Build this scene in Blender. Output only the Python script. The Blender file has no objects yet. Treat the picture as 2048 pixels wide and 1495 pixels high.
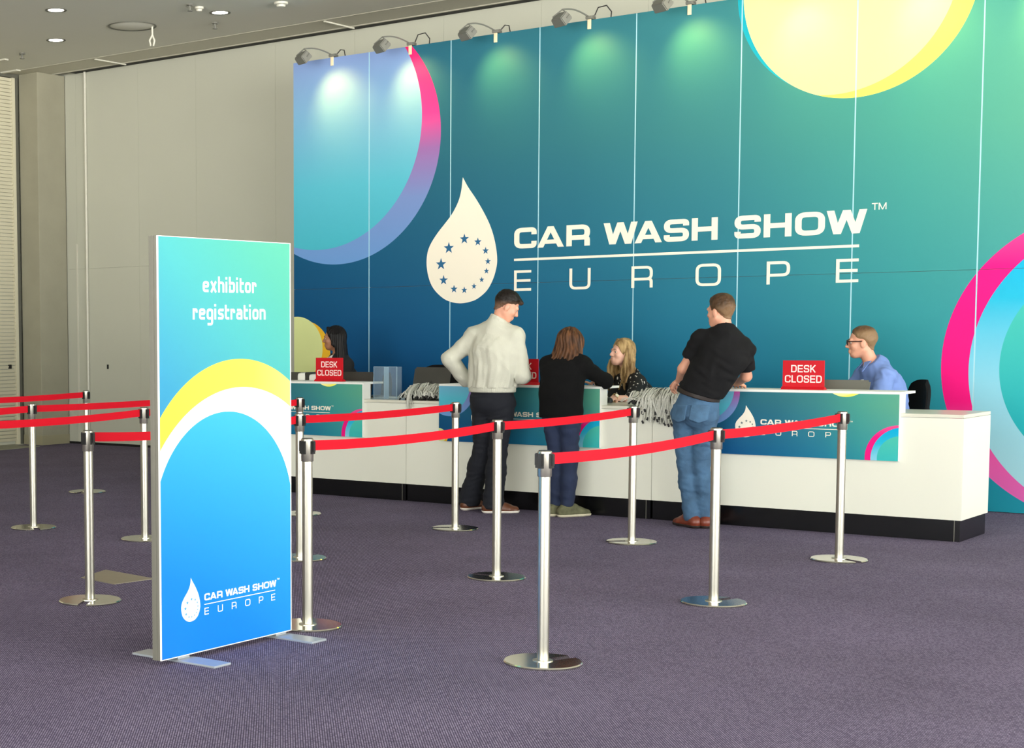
import bpy, bmesh, math, random
import numpy as np
from mathutils import Vector, Matrix

SC = bpy.context.scene
COL = SC.collection
random.seed(4)
PI = math.pi

# ------------------------------------------------------------------ camera
cam_d = bpy.data.cameras.new('camera')
cam = bpy.data.objects.new('camera', cam_d)
COL.objects.link(cam)
SC.camera = cam
RT = (0.7540720, 0.6567465, -0.0077083)
UP = (-0.0452568, 0.0636648, 0.9969446)
FW = (-0.6552306, 0.7514192, -0.0777301)
cam.matrix_world = Matrix(((RT[0], UP[0], -FW[0], 10.6909), (RT[1], UP[1], -FW[1], -13.9523),
                           (RT[2], UP[2], -FW[2], 1.4969), (0, 0, 0, 1)))
cam_d.sensor_fit = 'HORIZONTAL'
cam_d.sensor_width = 36.0
cam_d.lens = 36.0 * 3198.9 / 2048
cam_d.shift_x = (1024 - 386.84) / 2048
cam_d.shift_y = (914.06 - 747.5) / 2048
cam_d.clip_end = 200

# ------------------------------------------------------------------ world, light, exposure
SC.view_settings.view_transform = 'Standard'
SC.view_settings.look = 'None'
SC.view_settings.gamma = 1
SC.view_settings.use_curve_mapping = False
SC.view_settings.exposure = -0.2
world = bpy.data.worlds.new('daylight')
SC.world = world
world.use_nodes = True
wnt = world.node_tree
wbg = wnt.nodes['Background']
# bright overcast sky above, unseen bright pavement added below to light the ceiling
wtc = wnt.nodes.new('ShaderNodeTexCoord')
wsp = wnt.nodes.new('ShaderNodeSeparateXYZ')
wnt.links.new(wtc.outputs['Generated'], wsp.inputs[0])
wrp = wnt.nodes.new('ShaderNodeValToRGB')
wrp.color_ramp.elements[0].position = 0.47
wrp.color_ramp.elements[0].color = (1.0, 0.975, 0.90, 1)
wrp.color_ramp.elements[1].position = 0.53
wrp.color_ramp.elements[1].color = (0.33, 0.345, 0.35, 1)
wmr = wnt.nodes.new('ShaderNodeMapRange')
wmr.inputs[1].default_value = -1
wmr.inputs[2].default_value = 1
wnt.links.new(wsp.outputs[2], wmr.inputs[0])
wnt.links.new(wmr.outputs[0], wrp.inputs[0])
wnt.links.new(wrp.outputs[0], wbg.inputs[0])
wbg.inputs[1].default_value = 26.0


def light_area(name, loc, direction, sx, sy, energy, col, portal=False):
    d = bpy.data.lights.new(name, 'AREA')
    d.shape = 'RECTANGLE'
    d.size = sx
    d.size_y = sy
    d.energy = energy
    d.color = col
    o = bpy.data.objects.new(name, d)
    COL.objects.link(o)
    o.location = loc
    o.rotation_euler = Vector(direction).to_track_quat('-Z', 'Y').to_euler()
    if portal:
        d.cycles.is_portal = True
    return o


# daylight enters through the glazed right side and the glazed rear of the foyer
light_area('window_daylight', (20.0, -9.5, 2.45), (-1, 0, 0), 21.0, 4.6, 1, (1, 1, 1), True)
light_area('window_daylight', (8.25, -21.2, 2.45), (0, 1, 0), 11.5, 4.6, 1, (1, 1, 1), True)


# ------------------------------------------------------------------ materials
def lin(c):
    return tuple(((v / 255) / 12.92 if v / 255 <= 0.04045 else ((v / 255 + 0.055) / 1.055) ** 2.4) for v in c[:3]) + (1,)


def mat(name, rgb, rough=0.6, metal=0.0, spec=0.5, bump=0, bscale=60, var=0, vscale=8, alpha=1, emit=0, trans=0, stretch=None, coat=0):
    m = bpy.data.materials.new(name)
    m.use_nodes = True
    nt = m.node_tree
    b = nt.nodes['Principled BSDF']
    c = lin(rgb)
    b.inputs['Base Color'].default_value = c
    b.inputs['Roughness'].default_value = rough
    b.inputs['Metallic'].default_value = metal
    b.inputs['Specular IOR Level'].default_value = spec
    b.inputs['Alpha'].default_value = alpha
    b.inputs['Coat Weight'].default_value = coat
    if trans:
        b.inputs['Transmission Weight'].default_value = trans
    if emit:
        b.inputs['Emission Color'].default_value = c
        b.inputs['Emission Strength'].default_value = emit
    tc = nt.nodes.new('ShaderNodeTexCoord')
    mp = nt.nodes.new('ShaderNodeMapping')
    nt.links.new(tc.outputs['Object'], mp.inputs[0])
    if stretch:
        mp.inputs['Scale'].default_value = stretch
    if var:
        n = nt.nodes.new('ShaderNodeTexNoise')
        n.inputs['Scale'].default_value = vscale
        n.inputs['Detail'].default_value = 5
        nt.links.new(mp.outputs[0], n.inputs['Vector'])
        mx = nt.nodes.new('ShaderNodeMix')
        mx.data_type = 'RGBA'
        nt.links.new(n.outputs[0], mx.inputs[0])
        mx.inputs[6].default_value = tuple(max(0, v * (1 - var)) for v in c[:3]) + (1,)
        mx.inputs[7].default_value = tuple(min(1, v * (1 + var)) for v in c[:3]) + (1,)
        nt.links.new(mx.outputs[2], b.inputs['Base Color'])
    if bump:
        n = nt.nodes.new('ShaderNodeTexNoise')
        n.inputs['Scale'].default_value = bscale
        n.inputs['Detail'].default_value = 4
        nt.links.new(mp.outputs[0], n.inputs['Vector'])
        bp = nt.nodes.new('ShaderNodeBump')
        bp.inputs['Strength'].default_value = bump
        bp.inputs['Distance'].default_value = 0.01
        nt.links.new(n.outputs[0], bp.inputs['Height'])
        nt.links.new(bp.outputs[0], b.inputs['Normal'])
    return m


M = {}
M['wall'] = mat('painted_panel', (190, 191, 176), 0.55, var=0.03, vscale=1.5)
M['ceil'] = mat('ceiling_board', (212, 211, 198), 0.8, var=0.02, vscale=1)
M['ceil2'] = mat('ceiling_strip', (196, 193, 176), 0.7)
M['black'] = mat('black_gap', (9, 9, 9), 0.7)
M['concrete'] = mat('raw_concrete', (150, 147, 128), 0.85, var=0.12, vscale=3, bump=0.15, bscale=30)
M['shutter'] = mat('cream_shutter', (204, 199, 174), 0.5)
M['dframe'] = mat('grey_frame', (92, 92, 82), 0.5)
M['white'] = mat('white_laminate', (226, 226, 212), 0.35, var=0.01, vscale=2)
M['wtop'] = mat('worktop_laminate', (214, 212, 196), 0.3)
M['plinth'] = mat('black_gloss_plinth', (7, 7, 9), 0.22)
M['steel'] = mat('brushed_steel', (196, 192, 178), 0.33, metal=1.0)
M['chrome'] = mat('polished_steel', (200, 198, 186), 0.12, metal=1.0)
M['clip'] = mat('black_plastic', (20, 19, 20), 0.45)
M['belt'] = mat('red_webbing', (206, 10, 34), 0.75, spec=0.2, stretch=(1, 1, 6), bump=0.1, bscale=300)
M['red'] = mat('red_acrylic', (194, 8, 28), 0.35, spec=0.3)
M['redw'] = mat('sign_lettering', (246, 226, 220), 0.5)
M['print_white'] = mat('white_print', (240, 232, 214), 0.6)
M['alu'] = mat('anodised_aluminium', (120, 118, 108), 0.5, metal=0.3)
M['aluw'] = mat('white_edge', (236, 236, 230), 0.5)
M['foot'] = mat('silver_foot', (176, 182, 188), 0.4, metal=0.5)
M['lampgrey'] = mat('lamp_grey', (112, 112, 104), 0.5)
M['peg'] = mat('pale_clamp', (232, 214, 178), 0.5)
M['darkgrey'] = mat('dark_grey_plastic', (38, 38, 36), 0.45)
M['lapgrey'] = mat('grey_laptop_lid', (112, 112, 104), 0.4, metal=0.3)
M['lapdark'] = mat('dark_laptop_lid', (58, 57, 53), 0.4)
M['chairblack'] = mat('black_chair_fabric', (10, 10, 12), 0.9, spec=0.2)
M['whitepl'] = mat('white_plastic', (228, 228, 222), 0.35)
M['acrylic'] = mat('clear_acrylic', (200, 224, 240), 0.05, alpha=0.07, spec=0.5)
M['acryledge'] = mat('acrylic_edge', (176, 206, 226), 0.1, alpha=0.45)
M['hatch'] = mat('beige_metal_hatch', (142, 134, 116), 0.5, metal=0.3, var=0.06, vscale=10)
M['led'] = mat('downlight_led', (255, 250, 232), 0.5, emit=9)
M['trimw'] = mat('white_trim', (206, 204, 190), 0.5)
M['skin'] = mat('fair_skin', (208, 150, 124), 0.5, var=0.06, vscale=20)
M['skin2'] = mat('pale_skin', (222, 172, 150), 0.5, var=0.05, vscale=20)
M['skin3'] = mat('tan_skin', (158, 108, 80), 0.5, var=0.06, vscale=20)
M['lip'] = mat('lips', (178, 96, 88), 0.45)
M['lip3'] = mat('dark_lips', (140, 78, 66), 0.45)
M['eyew'] = mat('eye_white', (216, 208, 198), 0.2)
M['iris'] = mat('iris_dark', (44, 36, 30), 0.1)


def mat_carpet():
    m = bpy.data.materials.new('woven_carpet')
    m.use_nodes = True
    nt = m.node_tree
    L = nt.links.new
    b = nt.nodes['Principled BSDF']
    b.inputs['Roughness'].default_value = 0.95
    b.inputs['Specular IOR Level'].default_value = 0.15
    tc = nt.nodes.new('ShaderNodeTexCoord')
    mp = nt.nodes.new('ShaderNodeMapping')
    mp.inputs['Rotation'].default_value = (0, 0, math.radians(52))
    L(tc.outputs['Object'], mp.inputs[0])
    br = nt.nodes.new('ShaderNodeTexBrick')
    br.inputs['Scale'].default_value = 1
    br.inputs['Brick Width'].default_value = 0.0135
    br.inputs['Row Height'].default_value = 0.0092
    br.inputs['Mortar Size'].default_value = 0.0024
    br.inputs['Mortar Smooth'].default_value = 0.6
    br.inputs['Bias'].default_value = -0.1
    br.inputs['Color1'].default_value = lin((146, 136, 162))
    br.inputs['Color2'].default_value = lin((104, 95, 121))
    br.inputs['Mortar'].default_value = lin((60, 53, 72))
    L(mp.outputs[0], br.inputs['Vector'])
    n = nt.nodes.new('ShaderNodeTexNoise')
    n.inputs['Scale'].default_value = 1.1
    n.inputs['Detail'].default_value = 5
    L(tc.outputs['Object'], n.inputs['Vector'])
    cr = nt.nodes.new('ShaderNodeMapRange')
    cr.inputs[1].default_value = 0.3
    cr.inputs[2].default_value = 0.7
    cr.inputs[3].default_value = 0.86
    cr.inputs[4].default_value = 1.1
    L(n.outputs[0], cr.inputs[0])
    mx = nt.nodes.new('ShaderNodeMix')
    mx.data_type = 'RGBA'
    mx.blend_type = 'MULTIPLY'
    mx.inputs[0].default_value = 1
    L(br.outputs['Color'], mx.inputs[6])
    L(cr.outputs[0], mx.inputs[7])
    L(mx.outputs[2], b.inputs['Base Color'])
    bp = nt.nodes.new('ShaderNodeBump')
    bp.inputs['Strength'].default_value = 0.5
    bp.inputs['Distance'].default_value = 0.004
    bp.invert = True
    L(br.outputs['Fac'], bp.inputs['Height'])
    L(bp.outputs[0], b.inputs['Normal'])
    return m


M['carpet'] = mat_carpet()


class Nodes:
    """small helper to write printed artwork as node maths in the art's own x/z coordinates"""

    def __init__(s, name, rough=0.5, spec=0.25):
        s.m = bpy.data.materials.new(name)
        s.m.use_nodes = True
        s.nt = s.m.node_tree
        s.b = s.nt.nodes['Principled BSDF']
        s.b.inputs['Roughness'].default_value = rough
        s.b.inputs['Specular IOR Level'].default_value = spec

    def link(s, a, b):
        s.nt.links.new(a, b)

    def math(s, op, a, b=None):
        n = s.nt.nodes.new('ShaderNodeMath')
        n.operation = op
        for i, v in enumerate((a, b)):
            if v is None:
                continue
            if isinstance(v, (int, float)):
                n.inputs[i].default_value = v
            else:
                s.link(v, n.inputs[i])
        return n.outputs[0]

    def mix(s, f, a, b):
        n = s.nt.nodes.new('ShaderNodeMix')
        n.data_type = 'RGBA'
        for i, v in ((0, f), (6, a), (7, b)):
            if isinstance(v, (int, float)):
                n.inputs[i].default_value = v
            elif isinstance(v, tuple):
                n.inputs[i].default_value = v
            else:
                s.link(v, n.inputs[i])
        return n.outputs[2]

    def ramp(s, f, stops):
        n = s.nt.nodes.new('ShaderNodeValToRGB')
        e = n.color_ramp.elements
        while len(e) < len(stops):
            e.new(0.5)
        for el, (p, c) in zip(e, stops):
            el.position = p
            el.color = lin(c)
        s.link(f, n.inputs[0])
        return n.outputs[0]

    def rng(s, v, a, b):
        n = s.nt.nodes.new('ShaderNodeMapRange')
        s.link(v, n.inputs[0])
        n.inputs[1].default_value = a
        n.inputs[2].default_value = b
        return n.outputs[0]

    def disc(s, x, z, cx, cz, r, rz=None):
        dx = s.math('SUBTRACT', x, cx)
        dz = s.math('SUBTRACT', z, cz)
        if rz:
            dz = s.math('MULTIPLY', dz, r / rz)
        d = s.math('ADD', s.math('MULTIPLY', dx, dx), s.math('MULTIPLY', dz, dz))
        return s.math('LESS_THAN', d, r * r)

    def coords(s, ref, ax, scale, ox, oz):
        tc = s.nt.nodes.new('ShaderNodeTexCoord')
        tc.object = ref
        sp = s.nt.nodes.new('ShaderNodeSeparateXYZ')
        s.link(tc.outputs['Object'], sp.inputs[0])
        x = s.math('DIVIDE', s.math('SUBTRACT', sp.outputs[ax], ox), scale)
        z = s.math('DIVIDE', s.math('SUBTRACT', sp.outputs[2], oz), scale)
        return x, z


def art_material(name, ref, scale=1.0, ox=0.0, oz=0.0):
    g = Nodes(name, 0.5, 0.1)
    x, z = g.coords(ref, 0, scale, ox, oz)
    tx = g.rng(x, 0.0, 8.0)
    low = g.ramp(tx, [(0.0, (0, 58, 112)), (0.2, (0, 74, 134)), (0.45, (6, 96, 144)), (0.65, (12, 112, 152)), (0.82, (24, 134, 158)), (1.0, (32, 150, 174))])
    high = g.ramp(tx, [(0.0, (28, 94, 126)), (0.2, (42, 100, 118)), (0.42, (48, 110, 122)), (0.6, (58, 126, 130)), (0.8, (72, 152, 138)), (1.0, (92, 164, 138))])
    tz = g.rng(z, 0.4, 3.3)
    tz = g.math('ADD', tz, g.math('MULTIPLY', g.math('SUBTRACT', tx, 0.5), 0.15))
    n = g.nt.nodes.new('ShaderNodeClamp')
    g.link(tz, n.inputs[0])
    c = g.mix(n.outputs[0], low, high)
    # upper left rings
    pink = g.ramp(g.rng(z, 2.2, 4.4), [(0.0, (104, 150, 206)), (0.3, (118, 142, 196)), (0.52, (146, 104, 168)), (0.68, (204, 60, 142)), (0.84, (236, 40, 120)), (1.0, (238, 40, 110))])
    c = g.mix(g.disc(x, z, 0.573, 3.501, 1.292), c, pink)
    inn = g.ramp(g.rng(z, 2.3, 4.4), [(0.0, (70, 176, 194)), (0.35, (88, 182, 204)), (0.75, (124, 170, 206)), (1.0, (128, 150, 200))])
    c = g.mix(g.disc(x, z, 0.332, 3.679, 1.308), c, inn)
    # upper right yellow
    c = g.mix(g.disc(x, z, 5.855, 4.41, 0.945), c, lin((30, 166, 184)))
    c = g.mix(g.disc(x, z, 5.932, 4.392, 0.969), c, lin((252, 246, 104)))
    c = g.mix(g.math('MULTIPLY', g.disc(x, z, 5.932, 4.392, 0.969), g.disc(x, z, 5.76, 4.45, 0.985)), c, lin((248, 240, 156)))
    # lower right rings
    pk = g.ramp(g.rng(z, -0.1, 2.5), [(0.0, (214, 110, 186)), (0.2, (234, 92, 172)), (0.38, (240, 24, 126)), (0.8, (236, 24, 130)), (1.0, (236, 90, 150))])
    c = g.mix(g.disc(x, z, 7.912, 1.181, 1.232), c, pk)
    cy = g.ramp(g.rng(z, 0.0, 2.3), [(0.0, (176, 222, 232)), (0.45, (140, 206, 226)), (0.75, (40, 180, 214)), (1.0, (0, 168, 214))])
    c = g.mix(g.disc(x, z, 8.094, 1.145, 1.203), c, cy)
    gi = g.ramp(g.rng(z, 0.3, 2.0), [(0.0, (20, 172, 190)), (1.0, (78, 190, 170))])
    c = g.mix(g.disc(x, z, 7.969, 1.166, 0.848), c, gi)
    # lower left pale disc with a gold crescent
    c = g.mix(g.disc(x, z, 0.135, 1.262, 0.352), c, lin((226, 176, 44)))
    c = g.mix(g.disc(x, z, 0.040, 1.315, 0.345), c, lin((208, 216, 150)))
    g.link(c, g.b.inputs['Base Color'])
    return g.m


# ------------------------------------------------------------------ mesh helpers
class MB:
    def __init__(s):
        s.v = []
        s.f = []

    def add(s, vs, fs):
        o = len(s.v)
        s.v += [tuple(v) for v in vs]
        s.f += [tuple(i + o for i in f) for f in fs]
        return s

    def box(s, a, b, bev=0.0):
        x0, y0, z0 = (min(a[i], b[i]) for i in range(3))
        x1, y1, z1 = (max(a[i], b[i]) for i in range(3))
        if bev:
            bm = bmesh.new()
            bmesh.ops.create_cube(bm, size=1, matrix=Matrix.LocRotScale(((x0 + x1) / 2, (y0 + y1) / 2, (z0 + z1) / 2), None, (x1 - x0, y1 - y0, z1 - z0)))
            bmesh.ops.bevel(bm, geom=bm.edges[:], offset=bev, segments=2, profile=0.6, affect='EDGES')
            return s.bm(bm)
        return s.add([(x0, y0, z0), (x1, y0, z0), (x1, y1, z0), (x0, y1, z0), (x0, y0, z1), (x1, y0, z1), (x1, y1, z1), (x0, y1, z1)],
                     [(0, 3, 2, 1), (4, 5, 6, 7), (0, 1, 5, 4), (1, 2, 6, 5), (2, 3, 7, 6), (3, 0, 4, 7)])

    def bm(s, bm, mx=None):
        if mx is not None:
            bm.transform(mx)
        bm.verts.index_update()
        vs = [v.co[:] for v in bm.verts]
        fs = [[v.index for v in f.verts] for f in bm.faces]
        bm.free()
        return s.add(vs, fs)

    def lathe(s, prof, c=(0, 0, 0), n=32):
        vs = []
        for r, z in prof:
            for i in range(n):
                a = 2 * PI * i / n
                vs.append((c[0] + r * math.cos(a), c[1] + r * math.sin(a), c[2] + z))
        fs = []
        for j in range(len(prof) - 1):
            for i in range(n):
                k = (i + 1) % n
                fs.append((j * n + i, j * n + k, (j + 1) * n + k, (j + 1) * n + i))
        fs.append(tuple(range(n))[::-1])
        fs.append(tuple((len(prof) - 1) * n + i for i in range(n)))
        return s.add(vs, fs)

    def tube(s, pts, r, n=8, r1=None):
        pts = [Vector(p) for p in pts]
        vs = []
        N = len(pts)
        prev = None
        for i, p in enumerate(pts):
            t = (pts[min(i + 1, N - 1)] - pts[max(i - 1, 0)]).normalized()
            if prev is None:
                u = t.orthogonal().normalized()
            else:
                u = (prev - t * prev.dot(t)).normalized()
            prev = u
            w = t.cross(u)
            rr = r if r1 is None else r + (r1 - r) * i / (N - 1)
            for k in range(n):
                a = 2 * PI * k / n
                vs.append(p + u * rr * math.cos(a) + w * rr * math.sin(a))
        fs = []
        for j in range(N - 1):
            for i in range(n):
                k = (i + 1) % n
                fs.append((j * n + i, j * n + k, (j + 1) * n + k, (j + 1) * n + i))
        fs.append(tuple(range(n))[::-1])
        fs.append(tuple((N - 1) * n + i for i in range(n)))
        return s.add(vs, fs)

    def prism(s, poly, fn0, fn1):
        """poly 2D ccw; fn maps (a,b) to 3D for front and back"""
        n = len(poly)
        vs = [fn0(*p) for p in poly] + [fn1(*p) for p in poly]
        fs = [tuple(range(n)), tuple(range(2 * n - 1, n - 1, -1))]
        fs += [(i, i + n, (i + 1) % n + n, (i + 1) % n) for i in range(n)]
        return s.add(vs, fs)

    def build(s, name, m, parent=None, loc=(0, 0, 0), smooth=False, mx=None):
        me = bpy.data.meshes.new(name)
        l = Vector(loc)
        me.from_pydata([(Vector(v) - l)[:] for v in s.v], [], s.f)
        me.update()
        bm = bmesh.new()
        bm.from_mesh(me)
        bmesh.ops.recalc_face_normals(bm, faces=bm.faces)
        bm.to_mesh(me)
        bm.free()
        if smooth:
            me.polygons.foreach_set('use_smooth', [True] * len(me.polygons))
            try:
                me.set_sharp_from_angle(angle=math.radians(38))
            except Exception:
                pass
        for mm in (m if isinstance(m, (list, tuple)) else [m]):
            me.materials.append(mm)
        o = bpy.data.objects.new(name, me)
        COL.objects.link(o)
        if parent is not None:
            o.parent = parent
        else:
            o.location = loc
        return o


class Thing:
    """an Empty at the base of a thing; parts are given in place coordinates"""

    def __init__(s, name, label, cat, loc=(0, 0, 0), group=None, kind=None):
        s.o = bpy.data.objects.new(name, None)
        COL.objects.link(s.o)
        s.o.empty_display_size = 0.1
        s.o.location = loc
        s.loc = loc
        tag(s.o, label, cat, group, kind)

    def part(s, name, mb, m, parent=None, smooth=False, label=None):
        o = mb.build(name, m, parent or s.o, s.loc, smooth)
        if label:
            o['label'] = label
        return o


def tag(o, label=None, cat=None, group=None, kind=None):
    if label:
        o['label'] = label
    if cat:
        o['category'] = cat
    if group:
        o['group'] = group
    if kind:
        o['kind'] = kind
    return o


def struct(name, mb, m, parent=None, smooth=False):
    o = mb.build(name, m, parent, (0, 0, 0), smooth)
    if parent is None:
        o['kind'] = 'structure'
    return o


# ------------------------------------------------------------------ stroke lettering
def arc_round(pts, r, closed=False):
    P = [Vector((p[0], p[1])) for p in pts]
    n = len(P)
    out = []
    for i in range(n):
        if not closed and i in (0, n - 1):
            out.append(P[i])
            continue
        a, b, c = P[(i - 1) % n], P[i], P[(i + 1) % n]
        u = (a - b)
        w = (c - b)
        rr = min(r, u.length * 0.5, w.length * 0.5)
        if rr < 1e-4:
            out.append(b)
            continue
        u.normalize()
        w.normalize()
        p0 = b + u * rr
        p1 = b + w * rr
        for k in range(7):
            t = k / 6
            out.append(p0 * (1 - t) ** 2 + b * 2 * t * (1 - t) + p1 * t * t)
    return out


def ribbon(pts, t, closed=False):
    n = len(pts)
    L, Rr = [], []
    for i in range(n):
        a = pts[(i - 1) % n] if (closed or i > 0) else None
        c = pts[(i + 1) % n] if (closed or i < n - 1) else None
        b = pts[i]
        d1 = (b - a).normalized() if a is not None and (b - a).length > 1e-7 else None
        d2 = (c - b).normalized() if c is not None and (c - b).length > 1e-7 else None
        if d1 is None:
            d1 = d2
        if d2 is None:
            d2 = d1
        nn = Vector((-(d1.y + d2.y), d1.x + d2.x))
        nn.normalize()
        k = max(0.5, nn.dot(Vector((-d1.y, d1.x))))
        L.append(b + nn * t / 2 / k)
        Rr.append(b - nn * t / 2 / k)
    qs = []
    for i in range(n if closed else n - 1):
        j = (i + 1) % n
        qs.append([Rr[i], Rr[j], L[j], L[i]])
    return qs


def glyph(ch, W, t, rr=0.22):
    """quads of a letter of height 1 and width W"""
    h = t / 2
    lo, hi, mid = h, 1 - h, 0.5
    S = []   # (points, closed, round)
    Q = []
    if ch == 'C':
        S = [([(W - h, .66), (W - h, hi), (h, hi), (h, lo), (W - h, lo), (W - h, .34)], 0, rr)]
    elif ch == 'O':
        S = [([(h, lo), (W - h, lo), (W - h, hi), (h, hi)], 1, rr * 1.15)]
    elif ch == 'D':
        S = [([(h, lo), (W - h, lo), (W - h, hi), (h, hi)], 0, rr * 1.3), ([(h, 0), (h, 1)], 0, 0)]
    elif ch == 'S':
        S = [([(W - h, .70), (W - h, hi), (h, hi), (h, mid), (W - h, mid), (W - h, lo), (h, lo), (h, .30)], 0, rr * .85)]
    elif ch == 'R':
        S = [([(h, 0), (h, hi), (W - h, hi), (W - h, .40), (h, .40)], 0, rr), ([(W * .5, .40), (W - h, .40), (W - h, 0)], 0, rr * .6)]
        S[0] = ([(h, hi), (W - h, hi), (W - h, .40), (h, .40)], 0, rr)
        S.append(([(h, 0), (h, 1)], 0, 0))
    elif ch == 'P':
        S = [([(h, hi), (W - h, hi), (W - h, .40), (h, .40)], 0, rr), ([(h, 0), (h, 1)], 0, 0)]
    elif ch == 'U':
        S = [([(h, 1), (h, lo), (W - h, lo), (W - h, 1)], 0, rr)]
    elif ch == 'E':
        S = [([(h, 0), (h, 1)], 0, 0), ([(h, hi), (W, hi)], 0, 0), ([(h, mid), (W * .96, mid)], 0, 0), ([(h, lo), (W, lo)], 0, 0)]
    elif ch == 'L':
        S = [([(h, 0), (h, 1)], 0, 0), ([(h, lo), (W, lo)], 0, 0)]
    elif ch == 'H':
        S = [([(h, 0), (h, 1)], 0, 0), ([(W - h, 0), (W - h, 1)], 0, 0), ([(h, mid), (W - h, mid)], 0, 0)]
    elif ch == 'T':
        S = [([(0, hi), (W, hi)], 0, 0), ([(W / 2, 0), (W / 2, hi)], 0, 0)]
    elif ch == 'M':
        S = [([(h, 0), (h, 1)], 0, 0), ([(W - h, 0), (W - h, 1)], 0, 0)]
        Q = [[(0, 1), (W / 2 - h, 0), (W / 2 + h, 0), (t * 1.1, 1)], [(W - t * 1.1, 1), (W / 2 - h, 0), (W / 2 + h, 0), (W, 1)]]
    elif ch == 'K':
        S = [([(h, 0), (h, 1)], 0, 0), ([(h, .36), (W - h, 1)], 0, 0), ([(W * .36, .55), (W - h, 0)], 0, 0)]
    elif ch == 'A':
        d = t * 1.12
        Q = [[(0, 0), (d, 0), (W / 2 + d * .5, 1), (W / 2 - d * .5, 1)], [(W - d, 0), (W, 0), (W / 2 + d * .5, 1), (W / 2 - d * .5, 1)],
             [(W * .2, .17), (W * .8, .17), (W * .72, .17 + t * .9), (W * .28, .17 + t * .9)]]
    elif ch == 'W':
        d = t * 1.12
        a, b = W * .27, W * .73
        Q = [[(0, 1), (a - d / 2, 0), (a + d / 2, 0), (d, 1)], [(a - d / 2, 0), (a + d / 2, 0), (W / 2 + d / 2, 1), (W / 2 - d / 2, 1)],
             [(b - d / 2, 0), (b + d / 2, 0), (W / 2 + d / 2, 1), (W / 2 - d / 2, 1)], [(b - d / 2, 0), (b + d / 2, 0), (W, 1), (W - d, 1)]]
    elif ch == 'e':
        S = [([(h, .52), (W - h, .52), (W - h, hi), (h, hi), (h, lo), (W - h * .6, lo)], 0, rr)]
    elif ch == 'x':
        S = [([(h, 0), (W - h, 1)], 0, 0), ([(h, 1), (W - h, 0)], 0, 0)]
    elif ch in 'hn':
        S = [([(h, 0), (h, 1.45 if ch == 'h' else 1)], 0, 0), ([(h, hi), (W - h, hi), (W - h, 0)], 0, rr)]
    elif ch == 'i':
        S = [([(h, 0), (h, 1)], 0, 0), ([(h, 1.2), (h, 1.42)], 0, 0)]
    elif ch == 'b':
        S = [([(h, 0), (h, 1.45)], 0, 0), ([(h, lo), (W - h, lo), (W - h, hi), (h, hi)], 1, rr)]
    elif ch == 't':
        S = [([(h, 1.35), (h, lo), (W, lo)], 0, rr), ([(0, hi), (W, hi)], 0, 0)]
    elif ch == 'o':
        S = [([(h, lo), (W - h, lo), (W - h, hi), (h, hi)], 1, rr)]
    elif ch == 'r':
        S = [([(h, 0), (h, 1)], 0, 0), ([(h, hi), (W - h, hi), (W - h, .62)], 0, rr)]
    elif ch == 'g':
        S = [([(h, lo), (W - h, lo), (W - h, hi), (h, hi)], 1, rr), ([(W - h, .9), (W - h, -.42), (h, -.42)], 0, rr)]
    elif ch == 's':
        S = [([(W, hi), (h, hi), (h, .53), (W - h, .47), (W - h, lo), (0, lo)], 0, rr * .8)]
    elif ch == 'a':
        S = [([(h, hi), (W - h, hi), (W - h, 0)], 0, rr), ([(W - h, .56), (h, .56), (h, lo), (W - h, lo)], 0, rr * .8)]
    for pts, closed, r in S:
        P = arc_round(pts, r, closed) if r else [Vector(p) for p in pts]
        Q += ribbon(P, t, closed)
    return [[(p[0], p[1]) for p in q] for q in Q]


def letters(mb, items, put, depth=0.001):
    """items: (char, x0, x1, z0, height, t_rel, stem_ratio); put(x,z,d) -> 3D"""
    for ch, x0, x1, z0, H, t, sr in items:
        W = (x1 - x0) / H / sr
        for i, q in enumerate(glyph(ch, W, t)):
            poly = [(x0 + a * H * sr, z0 + b * H) for a, b in q]
            dd = depth * (1 + 0.035 * (i % 9) + 0.3 * (i // 9 % 3) / 3)
            mb.prism(poly, lambda a, b: put(a, b, dd), lambda a, b: put(a, b, 0.0))


def text_line(s, x0, x1, z0, H, widths, gap, t, sr):
    """spread a string over x0..x1"""
    tot = sum(widths[c] for c in s) + gap * (len(s) - 1)
    k = (x1 - x0) / tot
    out = []
    x = x0
    for c in s:
        w = widths[c] * k
        if c != ' ':
            out.append((c, x, x + w, z0, H, t, sr))
        x += w + gap * k
    return out


LOGO_BOLD = [('C', 2.71, 2.955), ('A', 2.963, 3.247), ('R', 3.273, 3.518), ('W', 3.657, 3.998), ('A', 3.971, 4.238), ('S', 4.256, 4.496), ('H', 4.522, 4.764),
             ('S', 4.918, 5.154), ('H', 5.181, 5.425), ('O', 5.455, 5.711), ('W', 5.724, 6.06)]
LOGO_THIN = [('E', 2.712, 2.9), ('U', 3.309, 3.529), ('R', 3.944, 4.154), ('O', 4.565, 4.802), ('P', 5.215, 5.42), ('E', 5.813, 6.0)]
DROP = [(2.125, 3.021), (2.185, 2.922), (2.281, 2.794), (2.377, 2.646), (2.448, 2.51), (2.496, 2.365), (2.52, 2.222), (2.515, 2.121), (2.476, 1.999), (2.406, 1.889), (2.296, 1.809),
        (2.203, 1.78), (2.109, 1.769), (2.014, 1.78), (1.914, 1.816), (1.815, 1.892), (1.752, 1.977), (1.715, 2.083), (1.702, 2.189), (1.714, 2.294), (1.757, 2.386), (1.836, 2.487),
        (1.922, 2.577), (1.994, 2.656), (2.054, 2.746), (2.09, 2.826), (2.11, 2.907), (2.119, 2.978)]
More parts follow.
